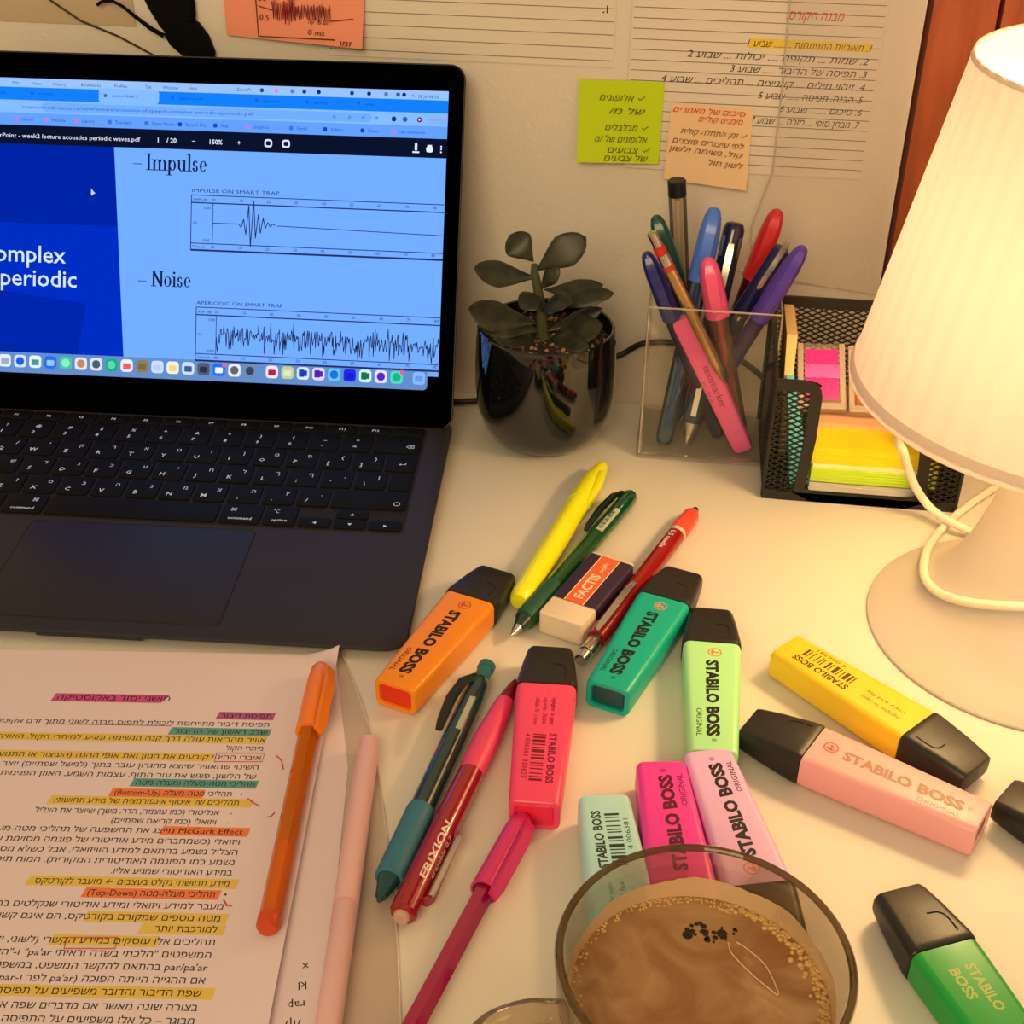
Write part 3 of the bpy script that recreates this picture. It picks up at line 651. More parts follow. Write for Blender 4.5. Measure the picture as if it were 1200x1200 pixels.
M, L = pen_frame(P_(942, 289, 227), at(808, 503, 4.5)); capped('purple pen leaning far right over the edge of the pen cup', M, L, 5.6, (86, 50, 120), mat((52, 32, 84), rough=.3, lit=False), 50)
M, L = pen_frame(P_(829, 303, 224), at(866, 508, 4.5)); capped('pink capped pen in the middle of the pen cup front with a clear barrel', M, L, 6.6, (246, 80, 98), clear(tint=(225, 190, 170), base=.14, film=(230, 180, 160)), 36, mat((190, 50, 90), lit=False))
# dark blue multi-colour pen
M, L = pen_frame(P_(862, 260, 260), at(804, 521, 4.5))
pen('dark navy pen with a silver clip between the blue and red caps', M, [('top', lat_([(0, 3), (1, 5), (4, 6.2), (14, 6.4)]), mat((26, 28, 70), rough=.15, lit=False, coat=.5)), ('barrel', lat_([(14.1, 6.2), (L*.62, 6.0)]), mat((24, 36, 66), rough=.15, lit=False, coat=.4)), ('lower_barrel', lat_([(L*.62+.1, 6.0), (L-34, 6.0)]), clear(tint=(190, 208, 222), base=.22, film=(90, 110, 140))), ('label', MB().box((L*.64, -1.5, 5.2), (L*.86, 1.6, 6.3)), mat((225, 222, 214), lit=False)), ('grip', lat_([(L-33.9, 5.9), (L-14, 5.6)]), clear(tint=(190, 208, 222), base=.25, film=(90, 120, 150))), ('tip', lat_([(L-13.9, 5.4), (L-3, 2), (L, .8)]), SILVER), ('clip', clip(12, 46, 0, 6.4, 4, 1), SILVER),
     ('slider', MB().rbox((8, -5.6, 3.4), (20, -3.8, 5.4), .6, .3), mat((40, 60, 120), lit=False)), ('slider', MB().rbox((8, 3.8, 3.4), (20, 5.6, 5.4), .6, .3), mat((60, 30, 40), lit=False))])
# gold mechanical pencil
M, L = pen_frame(P_(763, 272, 211.5), P_(851, 450, 213.4))
GOLD = mat((196, 160, 112), rough=.22, metal=.85, lit=False)
pen('slim gold mechanical pencil with red rings leaning across the pen cup front', M, [('push_button', lat_([(0, 2.2), (.6, 2.8), (9, 2.8)]), SILVER), ('band', lat_([(9.1, 3.2), (11, 3.3), (14, 3.3)]), mat((200, 50, 30), lit=False)), ('collar', lat_([(14.1, 3.3), (21, 3.4)]), SILVER), ('band', lat_([(21.1, 3.4), (24, 3.4)]), mat((190, 60, 40), lit=False)), ('barrel', lat_([(24.1, 3.4), (L-12, 3.2)]), GOLD), ('tip', lat_([(L-11.9, 3), (L-5, 2), (L-4, 1.2), (L, .8)]), GOLD)], name='mechanical_pencil', cat='pencil')
# dark blue pen
M, L = pen_frame(P_(917, 291, 244), at(788, 490, 4.5))
pen('dark blue pen with a silver clip lying against the purple pen', M, [('cap', lat_([(0, 4), (2, 5), (46, 5.2)]), mat((28, 32, 86), rough=.25, lit=False)), ('clip', clip(-9, 26, 0, 5.0, 3.2, .9), SILVER), ('ring', lat_([(46.1, 5.3), (49, 5.3)]), SILVER), ('barrel', lat_([(49.1, 4.8), (L, 4.4)]), mat((40, 34, 80), rough=.25, lit=False))])
# flat pink highlighter, body down
A, B = P_(801, 371, 221), at(872, 527, 4.8)
M = frame(A, B-A, V((-.15, -1, .1))); L = (B-A).length
t = thing('highlighter', 'slim pink highlighter standing slanted inside the front of the pen cup', 'highlighter', M=M)
def flatring(x, w, h): return [(x, a, b) for a, b in rr(w, h, 1.8, 3)]
build('body', MB().loft([flatring(0, 14.5, 7), flatring(.6, 15.5, 8), flatring(L*.92, 11.5, 8), flatring(L*.985, 11, 7), flatring(L, 9, 5)]), mat((248, 86, 112), rough=.35), t)
ink = MB(); text(ink, 'textmarker', 6.2, frame(V((L*.34, -1.2, 4.06)), V((1, 0, 0)), V((0, 0, 1))), bold=.012); text(ink, 'pen · flat tip', 3, frame(V((L*.44, -5, 4.06)), V((1, 0, 0)), V((0, 0, 1))))
build('print', ink, mat((170, 50, 90), lit=False), t)

# ------------------------------------------------------------------ mesh tray with note pads
tray = thing('desk_tray', 'black wire mesh memo tray beside the pen cup under the lamp', 'tray', loc=(224, 217, 0))
TX0, TX1, TY0, TY1 = 171, 277, 172, 264
TRM = mat((26, 24, 23), rough=.45, lit=False)
def wire_panel(o, ux, uy, w, h, inside=lambda a, b: True, px_=6.2, py_=3.3, th=.8):   # expanded-metal diamonds in the plane o + a*ux + b*uy
    mb = MB(); ux, uy = V(ux), V(uy); nrm = ux.cross(uy)
    nx, ny = int(w/px_), int(h/py_); px2, py2 = w/nx, h/ny
    for i in range(nx*2+1):
        for j in range(ny*2):
            if (i+j) % 2: continue
            for di in (-1, 1):
                a0, b0, a1, b1 = i*px2/2, j*py2/2, (i+di)*px2/2, (j+1)*py2/2
                if not (0 <= a1 <= w+.01 and b1 <= h+.01): continue
                if not inside((a0+a1)/2, (b0+b1)/2): continue
                p, q2 = V(o)+ux*a0+uy*b0, V(o)+ux*a1+uy*b1
                d = (q2-p).normalized(); n = nrm.cross(d)*th/2; z = nrm*th/2
                mb.loft([[p-n-z, p+n-z, p+n+z, p-n+z], [q2-n-z, q2+n-z, q2+n+z, q2-n+z]], 0, False, False)
    return mb
build('back_mesh', wire_panel((TX0+1, TY1-1, 2), (1, 0, 0), (0, 0, 1), TX1-TX0-2, 76), TRM, tray, world=True, smooth=0)
for x in (TX0+.6, TX1-.6):
    build('side_mesh', wire_panel((x, TY0+1, 2), (0, 1, 0), (0, 0, 1), TY1-TY0-2, 78, lambda a, b: b < 66+a*.13), TRM, tray, world=True, smooth=0)
def ufront(a, b):
    w = TX1-TX0-2
    return a < 22 and b < 72 or a > w-22 and b < 72
for left in (True, False):
    build('front_mesh', wire_panel((TX0+1, TY0+.6, 2), (1, 0, 0), (0, 0, 1), TX1-TX0-2, 72, lambda a, b: ufront(a, b) and (a < 50) == left), TRM, tray, world=True, smooth=0)
build('bottom_plate', MB().rbox((TX0, TY0, 0), (TX1, TY1, 1.8), 4, .4), TRM, tray, world=True)
# flat steel rim: U cut in the front, then the sides and the back
rm = MB(); FYB = TY0-.6
def strip(pts, wid, y, dirs):                  # band along pts in the front plane, offset along dirs
    rings = [[(p[0], y, p[1]), (p[0]+d[0]*wid, y, p[1]+d[1]*wid), (p[0]+d[0]*wid, y+1.6, p[1]+d[1]*wid), (p[0], y+1.6, p[1])] for p, d in zip(pts, dirs)]
    rm.loft(rings)
wl = 25
pts, dirs = [], []
def addp(x, z, dx, dz): pts.append((x, z)); n = math.hypot(dx, dz); dirs.append((dx/n, dz/n))
addp(TX0, 75, 0, -1); addp(TX0+wl-9, 75, 0, -1); addp(TX0+wl-5.4, 74.2, -.4, -.92); addp(TX0+wl-2.6, 72.4, -1, -1); addp(TX0+wl-.8, 69.6, -.92, -.4); addp(TX0+wl, 66, -1, 0); addp(TX0+wl, 40, -1, 0); addp(TX0+wl-2.5, 8, -1, -.5)
addp(TX0+wl+4, 5.6, 0, -.8)
for s_ in (0.5,): addp((TX0+TX1)/2, 5.6, 0, -.8)
addp(TX1-wl-4, 5.6, 0, -.8); addp(TX1-wl+2.5, 8, 1, -.5); addp(TX1-wl, 40, 1, 0); addp(TX1-wl, 66, 1, 0); addp(TX1-wl+.8, 69.6, .92, -.4); addp(TX1-wl+2.6, 72.4, 1, -1); addp(TX1-wl+5.4, 74.2, .4, -.92); addp(TX1-wl+9, 75, 0, -1); addp(TX1, 75, 0, -1)
strip(pts, 6.5, FYB, dirs)
rm.box((TX0+8, FYB, 0), (TX1-8, FYB+1.6, 5.5))
rm.rbox((TX0-.6, FYB, 0), (TX0+8, FYB+1.6, 6), .5, .3); rm.rbox((TX1-8, FYB, 0), (TX1+.6, FYB+1.6, 6), .5, .3)
build('front_rim', rm, TRM, tray, world=True, smooth=20)
rm = MB(); rm.box((TX0-.5, TY1-2, 78), (TX1+.5, TY1, 84.5))
for x in (TX0, TX1):
    rm.tube([V((x, TY0, 2)), V((x, TY0, 74))], 1.2, 8); rm.tube([V((x, TY1-1, 2)), V((x, TY1-1, 84))], 1.2, 8)
    rm.loft([[(x-.9, TY0, 70), (x+.9, TY0, 70), (x+.9, TY0, 75), (x-.9, TY0, 75)], [(x-.9, TY1-1, 79), (x+.9, TY1-1, 79), (x+.9, TY1-1, 84.5), (x-.9, TY1-1, 84.5)]])
build('back_rim', rm, TRM, tray, world=True, smooth=20)
def pad(label, lo, hi, rgb, M=None, cat='note pad', name='note_pad', layers=0):
    c = V(((lo[0]+hi[0])/2, (lo[1]+hi[1])/2, lo[2])); mb = MB(); mb.box(lo, hi)
    if layers:
        for k in range(layers):
            z = lo[2]+(hi[2]-lo[2])*(k+.5)/layers; mb.box((lo[0]-.15+random.uniform(-.3, .3), lo[1]-random.uniform(.05, .4), z-.12), (hi[0]+.15, lo[1]+1, z+.12))
    m = fresh(rgb, rough=.7, spec=.2)
    MM = Matrix.Translation(c) if M is None else M
    if M is not None: mb.v = [M @ (p - c) for p in mb.v]
    return solo(name, mb, m, label, cat, M=MM, group='note pads in the mesh tray', smooth=0)
pad('beige note pad at the bottom of the stack in the mesh tray', (197, 181, 1.9), (262, 255, 7.4), (222, 186, 138), layers=4)
pad('lime green note pad above the beige pad in the mesh tray', (197, 180, 8.6), (266, 255, 17.4), (198, 196, 40), layers=5)
pad('cream note pad sheet between the green and the yellow orange pads', (197.5, 180.5, 17.5), (266, 255, 19.6), (236, 204, 132), layers=2)
pad('yellow orange note pad on top of the green pad in the mesh tray', (196.5, 181, 19.7), (266, 255, 29.5), (252, 186, 22), layers=7)
pad('thin salmon note pad lying behind on the yellow orange pad', (198, 206, 29.6), (266, 256, 32.2), (250, 160, 96), layers=2)
c = V((0, 0, 0))
Mt = Matrix.Translation(V((193.5, 187, 1.9))) @ Matrix.Rotation(-.13, 4, 'Y')
solo('note_pad', MB().loft([[Mt @ V(p) for p in ((-6.5, 0, 0), (5.5, 0, 0), (5.5, 62, 0), (-6.5, 62, 0))], [Mt @ V(p) for p in ((-6.5, 6, 54), (-2.5, 6, 54), (-2.5, 60, 54), (-6.5, 60, 54))]]), fresh((112, 190, 170), rough=.7), 'teal note pad standing on edge at the left inside the mesh tray', 'note pad', M=Matrix.Translation(V((193, 217, 1.9))), group='note pads in the mesh tray', smooth=0)
solo('note_pad', MB().loft([[(182.0, 219, 2), (185.4, 219, 2), (185.4, 261, 2), (182.0, 261, 2)], [(177.5, 219, 80), (183.4, 219, 80), (183.4, 261, 80), (177.5, 261, 80)]]), fresh((244, 176, 92), rough=.7), 'orange note pad standing on edge at the back left of the mesh tray', 'note pad', M=Matrix.Translation(V((182, 240, 2))), group='note pads in the mesh tray', smooth=0)
def flags(label, uA, uB, rgb, dark):          # clear dispenser leaning back on the pads
    A, B = V(uA), V(uB)                          # front-bottom-left, back-top-left
    M = frame(A, B-A, V((0, -.7, .7))); L = (B-A).length
    t = thing('page_flag_pack', label, 'page flags', M=M, group='page flag packs in the mesh tray')
    w = 27
    build('case', MB().rbox((0, -w, 0), (L, 0, 5), 1, .4), clear(base=.14, film=(240, 225, 205), edge=.7), t)
    build('case_edges', MB().rbox((0, -w, 5.02), (L, -w+3.4, 5.6), .4, .2).add(MB().rbox((0, -3.2, 5.02), (L, 0, 5.6), .4, .2)).add(MB().rbox((0, -w, 5.02), (4, 0, 5.6), .4, .2)), clear(base=.4, film=(235, 210, 195), edge=.8), t)
    build('flags', MB().rbox((6, -w+4, 5.02), (L-4, -4.2, 5.5), .5, .1), mat(rgb, rough=.5), t)
    build('tab', MB().rbox((L*.46, -w+3.6, 5.55), (L*.66, -3.8, 6.6), .5, .3), mat(dark, rough=.4), t)
flags('clear page flag pack with pink flags leaning on the pads in the mesh tray', (188.4, 213, 34.4), (186.5, 246, 60), (246, 40, 100), (250, 84, 130))
flags('clear page flag pack with orange red flags leaning beside the pink pack', (217, 213, 34.4), (215.5, 246, 60), (250, 74, 10), (250, 92, 30))

# ------------------------------------------------------------------ lamp
lamp = thing('table_lamp', 'lit white table lamp with a ribbed shade at the right of the desk', 'lamp', loc=(299, 66.5, 0))
PL = mat((196, 188, 182), rough=.35, lit=False, spec=.4)
def ringz(cx, cy, z, r, n=96, rib=0.0, k=48): return [(cx+(r+rib*math.cos(k*2*math.pi*j/n))*math.cos(2*math.pi*j/n), cy+(r+rib*math.cos(k*2*math.pi*j/n))*math.sin(2*math.pi*j/n), z) for j in range(n)]
mb = MB(); mb.loft([ringz(299, 66.5, z, r) for z, r in ((0, 78.4), (.8, 79.2), (1.8, 79), (3, 77), (5, 73), (8, 67), (13, 59), (20, 52), (29, 45.5), (40, 40), (52, 35.5), (66, 31.5), (82, 28), (100, 25.5), (118, 24), (119, 22), (119, 12))])
build('base', mb, PL, lamp, world=True)
mb = MB(); mb.loft([ringz(298, 67, z, r, 32) for z, r in ((119, 14), (126, 14), (127, 15), (143, 15), (144, 12), (148, 12))]); build('lamp_socket', mb, PL, lamp, world=True)
def shade_mat():
    m = bpy.data.materials.new('shade_plastic'); m.use_nodes = True; nt = m.node_tree; nt.nodes.clear()
    d = nt.nodes.new('ShaderNodeBsdfDiffuse'); t = nt.nodes.new('ShaderNodeBsdfTranslucent'); a = nt.nodes.new('ShaderNodeAddShader'); o = nt.nodes.new('ShaderNodeOutputMaterial')
    d.inputs[0].default_value = (.62, .56, .46, 1); t.inputs[0].default_value = (SHADE_T*1.6, SHADE_T*1.1, SHADE_T*1.28, 1)
    nt.links.new(d.outputs[0], a.inputs[0]); nt.links.new(t.outputs[0], a.inputs[1]); nt.links.new(a.outputs[0], o.inputs[0]); return m
SHM = shade_mat()
Z0, Z1, R0, R1 = 131, 271, 100, 79
def sring(t, dr=0.0, rib=.45): 
    return ringz(294+(300-294)*t, 68+(66-68)*t, Z0+(Z1-Z0)*t, R0+(R1-R0)*t+dr, 288, rib, 48)
mb = MB(); mb.loft([sring(.012), sring(.06)] + [sring(t) for t in (.2, .4, .6, .8, .95, .98)] + [sring(1.0, -.2)], 0, False, False); build('shade', mb, SHM, lamp, world=True, smooth=60)
mb = MB(); mb.loft([sring(0, -1.0, 0), sring(-.012, .2, 0), sring(-.002, 1.3, 0), sring(.03, 1.2, 0), sring(.038, .6, 0)], 0, False, False); build('shade_rim', mb, SHM, lamp, world=True, smooth=60)
mb = MB(); mb.loft([sring(1.0, -.4, 0), sring(1.006, .3, 0), sring(.99, .8, 0)], 0, False, False); build('top_rim', mb, SHM, lamp, world=True, smooth=60)
mb = MB()
for k in range(3):
    a = k*2.094+.5; mb.tube([V((298+14*math.cos(a), 67+14*math.sin(a), 142)), V((295+98*math.cos(a), 68+98*math.sin(a), 137))], 1.4, 8)
build('shade_carrier', mb, PL, lamp, world=True)
mb = MB(); mb.lathe([(12.2, 21), (16, 23), (24, 27), (34, 29), (44, 27), (52, 18), (56, 6)], 32, axis='z', c=(298, 67, 148))
bh = MB(); bh.lathe([(148, 12.5), (152, 15), (158, 20.5), (160, 21)], 32, axis='z', c=(298, 67, 0)); build('light_block_collar', bh, mat((225, 222, 216), rough=.5, lit=False), lamp, world=True)  # unseen collar added below the bulb to cut its light on the near desk
build('bulb', mb, clear(tint=(255, 250, 240), base=.0, edge=.3), lamp, world=True)
cm = mat((232, 224, 206), rough=.4, lit=False)
p1 = [V((272, 104, 128)), V((248, 130, 112)), aty(1057, 508, 150), aty(1059, 530, 153), aty(1070, 565, 158), at(1085, 589, 12), at(1100, 603, 8), at(1118, 613.5, 7.4), at(1136, 622, 5), at(1156, 631, 3), V((312, 150, 2.6)), V((350, 165, 2.6))]
p2 = [V((340, 250, 2.6)), V((308, 205, 2.6)), V((285.5, 177, 2.6)), V((268.2, 151.5, 2.8)), V((255.4, 121, 9.4)), V((247.5, 90.2, 17.8)), V((245.5, 71.9, 21.2)), V((248.5, 58.2, 24.2)), V((254.4, 47.7, 28)), V((261.2, 40.4, 31.6)), V((270.7, 33.5, 36.2)), V((280.5, 29.2, 39.8)), V((290.8, 27.1, 42.4)), V((312, 28, 42)), V((335, 40, 33)), V((352, 62, 18)), V((364, 100, 8)), V((382, 150, 2.6)), V((430, 220, 2.6))]
mb = MB(); mb.tube(smooth_path(p1), 2.3, 12); build('cord', mb, cm, lamp, world=True)
mb = MB(); mb.tube(smooth_path(p2), 2.3, 12); build('cord', mb, cm, lamp, world=True)

# ------------------------------------------------------------------ highlighters on the desk
HG = 'flat highlighters lying on the desk'
BARS = [1, 1, 2, 1, 3, 1, 1, 2, 1, 1, 3, 2, 1, 1, 2, 3, 1, 1, 1, 2, 1, 3, 1, 2, 1, 1, 2, 1]
def boss(label, cap, tail, rgb, side='front', inkrgb=(24, 20, 22), caponly=False, plug=None, flip=1, inklit=False):
    A, B = at(*cap, 15.5), at(*tail, 15.5); A.z = B.z = 0
    d = (B-A).normalized(); C = (A+B)/2; M = frame(C, d, V((0, 0, 1)))
    body_m = mat(rgb, rough=.33, spec=.45)
    t = thing('highlighter', label, 'highlighter', M=M, group=HG)
    def ring(x, w, h, zc, r=3.2): return [(x, a, b+zc) for a, b in rr(w, h, r, 5)]
    build('body', MB().loft([ring(-21.5, 25.6, 14.6, 7.8), ring(-21.4, 26.4, 15.2, 7.8), ring(-19, 27, 15.5, 7.75, 3.6), ring(0, 25.4, 15.5, 7.75), ring(30, 22.8, 15.5, 7.75), ring(50.6, 21.0, 15.5, 7.75), ring(51.6, 20.6, 15.1, 7.75), ring(52, 19.6, 14.1, 7.75, 2.8), ring(52, 16.4, 10.9, 7.75, 2.2), ring(50.6, 16, 10.5, 7.75, 2)], ), body_m, t)
    build('end_plug', MB().loft([ring(50.0, 15.2, 9.6, 7.75, 1.8), ring(51.1, 15.2, 9.6, 7.75, 1.8), ring(51.4, 14.4, 8.8, 7.75, 1.6)]), mat(plug or tuple(int(c*.62) for c in rgb), rough=.4), t)
    cp = build('cap', MB().loft([ring(-21.7, 26.6, 15.6, 7.85, 3.2), ring(-22.2, 27.4, 16.0, 8.0, 3.6), ring(-25, 27.4, 16, 8, 3.6), ring(-40, 24.2, 13.6, 7.9, 3.6), ring(-50, 21.6, 10.8, 7.8, 3.4), ring(-51.6, 20.6, 9.8, 7.8, 3.2), ring(-52, 18.6, 7.8, 7.8, 2.8)]), CAPBLK, t)
    zc = lambda x: 8 + (16/2 + (x+25)/25*2.6*1.0 if x < -25 else 8) + .02
    def ztopcap(x): return 16 if x > -25 else 16 + (x+25)/15*1.3 if x > -40 else 14.7 + (x+40)/10*1.5
    if side == 'front' or True:
        s = flip; path = [(-26, 8*s), (-31, 8.2*s), (-34.5, 7.6*s), (-36.2, 5.6*s), (-36.4, 2*s)]
        build('clip_groove', MB().tube([V((x, y, ztopcap(x)+.02)) for x, y in path], .32, 6), mat((12, 12, 12), rough=.6, lit=False), cp)
    build('vent_hole', MB().lathe([(-52.15, .9), (-51.9, .9)], 12, c=(0, 0, 7.8)), mat((5, 5, 5), lit=False), cp)
    ink = MB(); Z = 15.55
    def lab(s_, x, y, size, width, **k): text(ink, s_, size, Matrix.Translation(V((x, y, Z))), width=width, **k)
    if side == 'front':
        lab('STABILO', -7.5, -2.8, 7.4, 30, bold=.05, shear=-.12); lab('BOSS', 24.6, -2.8, 7.4, 19.6, bold=.05, shear=-.12); lab('®', 45, -1, 3, 2.2)
        lab('ORIGINAL', 26, -7.4, 3.4, 18, bold=.004)
        lg = MB()
        for r0 in (3.2,):
            lg.loft([[(-14+r*math.cos(a), 1+r*math.sin(a), Z) for a in [6.2832*k/28 for k in range(28)]] for r in (r0, r0-.6)], 0, False, False)
        sw = [(-16, .4), (-15.4, -.6), (-13.6, -.9), (-12.2, -.2), (-12, .8), (-13, .3), (-13.6, 1), (-13.2, 2), (-13.8, 2.8), (-14.7, 2.4), (-14.3, 1.9), (-14.3, 1)]
        lg.face([(x, y, Z) for x, y in sw]); build('logo', lg, mat((225, 110, 60) if rgb[0] < 230 or rgb[2] > 140 else (200, 60, 40), rough=.5), t, smooth=0)
    elif side == 'back':
        x = 12
        for k, w in enumerate(BARS):
            if k % 2 == 0: ink.face([(x, -3.4, Z), (x+w*.62, -3.4, Z), (x+w*.62, 2.0, Z), (x, 2.0, Z)])
            x += w*.62 + .08
        lab('4 006381 333627', 12, -6.6, 3.0, 27); lab('STABILO BOSS', 11, 3.6, 4.2, 30, bold=.03)
        for i, s_ in enumerate(('highlighter for paper,', 'copy and fax · ORIGINAL', 'refillable 70 · 2-5 mm')): lab(s_, -12, 3.2-3.6*i, 2.8, 18, bold=.01)
    elif side == 'back_text':
        x = 14
        for k, w in enumerate(BARS):
            if k % 2 == 0: ink.face([(x, -4.4, Z), (x+w*.6, -4.4, Z), (x+w*.6, 1.4, Z), (x, 1.4, Z)])
            x += w*.6 + .08
        lab('STABILO BOSS', 13, 3.0, 5.2, 30, bold=.03); lab('4 006381', 22, -7.6, 2.8, 16); 
        for i, s_ in enumerate(('highlighter for paper,', 'copy and fax')): lab(s_, -14, 3-4.6*i, 2.8, 20)
    elif side == 'green':
        for i, s_ in enumerate(('STABILO', 'BOSS')): lab(s_, -12, 1.5-6.5*i, 5.4, 20 if i == 0 else 13, bold=.03)
    build('print', ink, mat(inkrgb, rough=.5, lit=False), t, smooth=0)
    return t
boss('orange highlighter lying by the front right corner of the laptop', (584, 660), (461, 803), (255, 124, 12), plug=(225, 44, 6))
boss('teal green highlighter lying to the right of the eraser', (804, 659), (710, 807), (8, 150, 104), plug=(8, 60, 50))
boss('pale lime green highlighter lying upright in the picture centre right', (834, 703), (837, 884), (176, 212, 112))
boss('coral red highlighter with a barcode in the middle of the desk', (646, 749), (626, 943), (255, 62, 78), 'back', (120, 14, 30), plug=(240, 30, 50))
boss('yellow highlighter with a barcode near the lamp base', (1145, 890), (923, 754), (250, 174, 26), 'back_text', (70, 50, 10))
boss('peach highlighter lying in front of the yellow one', (881, 838), (1150, 954), (250, 148, 116), 'front', (168, 122, 102))
boss('pastel pink highlighter touching the end of the lime green one', (912, 1090), (836, 894), (236, 160, 178))
boss('hot pink highlighter between the mint and the pastel pink ones', (812, 1102), (779, 914), (246, 54, 116), inkrgb=(90, 6, 40))
boss('mint highlighter with a barcode behind the coffee mug', (746, 1148), (713, 960), (186, 204, 176), 'back_text', (50, 60, 52))
boss('dark green highlighter with its black cap up at the bottom right corner', (1090, 1083), (1214, 1255), (36, 140, 44), 'green', (170, 190, 110))
boss('highlighter at the right edge of the picture showing only its black cap', (1226, 944), (1436, 1054), (190, 150, 200), 'none')

# ------------------------------------------------------------------ pens and eraser on the desk
PG = 'pens lying on the desk'
def dpen(label, tip, end, r, z0, parts_fn, name='pen', cat='pen', zt=None, roll=0.0):
    A, B = at(*tip, z0+r), at(*end, (zt if zt is not None else z0)+r)
    M = frame(A, B-A, V((0, 0, 1))) @ Matrix.Rotation(roll, 4, 'X'); L = (B-A).length
    t = thing(name, label, cat, M=M, group=PG)
    for nm, mb, mm in parts_fn(L): build(nm, mb, mm, t)
    return t
# orange stick pen on the printed page; x runs from the cap end to the tail
OR = mat((250, 112, 16), rough=.35, coat=.2); ORB = mat((236, 120, 20), rough=.2, coat=.5)
def f(L):
    c = 45
    return [('cap', lat_([(0, 2.6), (.8, 3.6), (3, 4.6), (12, 5.3), (c, 5.6)], 24), OR), ('clip', capclip(2, c+3, 5.2, 5.4, 2.0), OR), ('barrel', lat_([(c+.05, 4.3), (L-6, 4.3)], 6), clear(tint=(255, 170, 60), base=.42, film=(255, 140, 30), edge=.8)),
            ('refill', lat_([(c+1, 1.5), (L*.72, 1.5)], 10), mat((110, 40, 20), lit=False)), ('refill_plug', lat_([(L*.72, 2.4), (L-6.5, 2.6)], 12), mat((250, 150, 40))), ('end_plug', lat_([(L-5.9, 4.4), (L-1.5, 4.4), (L, 3.4)], 20), mat((200, 60, 14), rough=.3))]
dpen('orange capped ballpoint pen lying on the printed page', (377, 781), (313, 1090), 5.0, 1.6, f, roll=-.95)
# slim pale pink pen
PK = mat((230, 158, 124), rough=.42)
def f(L): return [('cap', lat_([(0, 3.2), (.6, 4.2), (2, 4.6), (L*.53, 4.9)], 28), PK), ('barrel', lat_([(L*.53+.3, 4.4), (L*.53+1, 4.7), (L-4, 4.7), (L, 3.5)], 28), PK), ('ring', lat_([(L*.53-.2, 5.0), (L*.53+.5, 5.0)], 28), mat((222, 140, 116), rough=.3))]
dpen('pale pink slim pen lying on the clear folder edge beside the printed page', (433, 868), (372, 1290), 4.9, 1.2, f)
# teal click pen: x from tip to button
TD = mat((14, 66, 74), rough=.18, coat=.5, lit=False)
def f(L):
    return [('tip', lat_([(0, 1.0), (1.5, 1.4), (2, 2.2), (11, 4.6)], 22), TD), ('grip', lat_([(11.1, 5.6)] + [(11.3+k*1.0, 5.9-.12*(k % 2)) for k in range(38)] + [(49.5, 5.6)], 28), mat((52, 116, 140), rough=.55, lit=False)), ('barrel', lat_([(49.6, 5.2), (L-28, 5.3), (L-17, 5.2), (L-13, 4)], 26), mat((12, 52, 56), rough=.12, lit=False, coat=.7)),
            ('clip', MB().tube([V((L-15, 1, 4.6)), V((L-22, 5.2, 6.2)), V((L-34, 7.0, 6.0)), V((L-48, 6.8, 5.0)), V((L-54, 6.4, 4.2))], [2.2, 2.6, 2.6, 2.2, 1.6], 8, flat=.5), mat((14, 24, 28), rough=.2, lit=False)), ('push_button', lat_([(L-13.2, 3.6), (L-5, 3.7), (L-4.8, 4.1), (L-1.4, 4.1), (L, 2.8)], 20), mat((30, 104, 112), rough=.25, lit=False)),
            ('label_strip', MB().box((L-52, -3.0, 4.30), (L-30, -.4, 5.28)), mat((170, 176, 160), rough=.4, lit=False))]
dpen('teal click pen with a blue ribbed grip left of the red pens', (444, 1056), (572, 778), 5.7, .3, f)
# red erasable pen: x from eraser end to tip
def f(L):
    rd = mat((150, 14, 40), rough=.15, coat=.6, lit=False)
    ink = MB(); text(ink, 'FRIXION', 4.4, frame(V((17, -3.6, 4.42)), V((1, 0, 0)), V((0, -.62, .78))), bold=.03, width=30); text(ink, 'erasable 0.7', 3, frame(V((20, -5.5, 2.2)), V((1, 0, 0)), V((0, -.9, .4))), width=22)
    return [('eraser', lat_([(0, 2.6), (.8, 3.2), (3, 3.3)], 20), mat((200, 160, 150), rough=.6, lit=False)), ('barrel', lat_([(2.2, 4.6), (3.4, 5.5), (9, 5.6), (14, 5.7), (60, 5.6), (L*.56, 5.4)], 28), rd), ('print', ink, mat((232, 200, 200), lit=False)),
            ('grip', lat_([(L*.56+.1, 5.3), (L*.6, 5.9), (L*.7, 6.0), (L-24, 4.8), (L-16, 4.0)], 28), mat((228, 60, 78), rough=.45)), ('tip', lat_([(L-15.9, 3.8), (L-6, 2.3), (L-2, 1.4), (L, .7)], 20), mat((140, 20, 40), rough=.2, lit=False)),
            ('clip', MB().loft([[(x, -5.6-g+s_*1.0, z) for s_, z in ((-1, -1.6), (1, -1.6), (1, 2.2), (-1, 2.2))] for x, g in ((10, .4), (13, 2.2), (42, 1.6), (47, .4))]), rd), ('clip_spring', MB().rbox((12, -9.2, 2.3), (44, -7.0, 3.0), .5, .2), SILVER)]
dpen('dark red erasable click pen with a pink grip beside the teal click pen', (469, 1078), (604, 797), 5.9, .3, f)
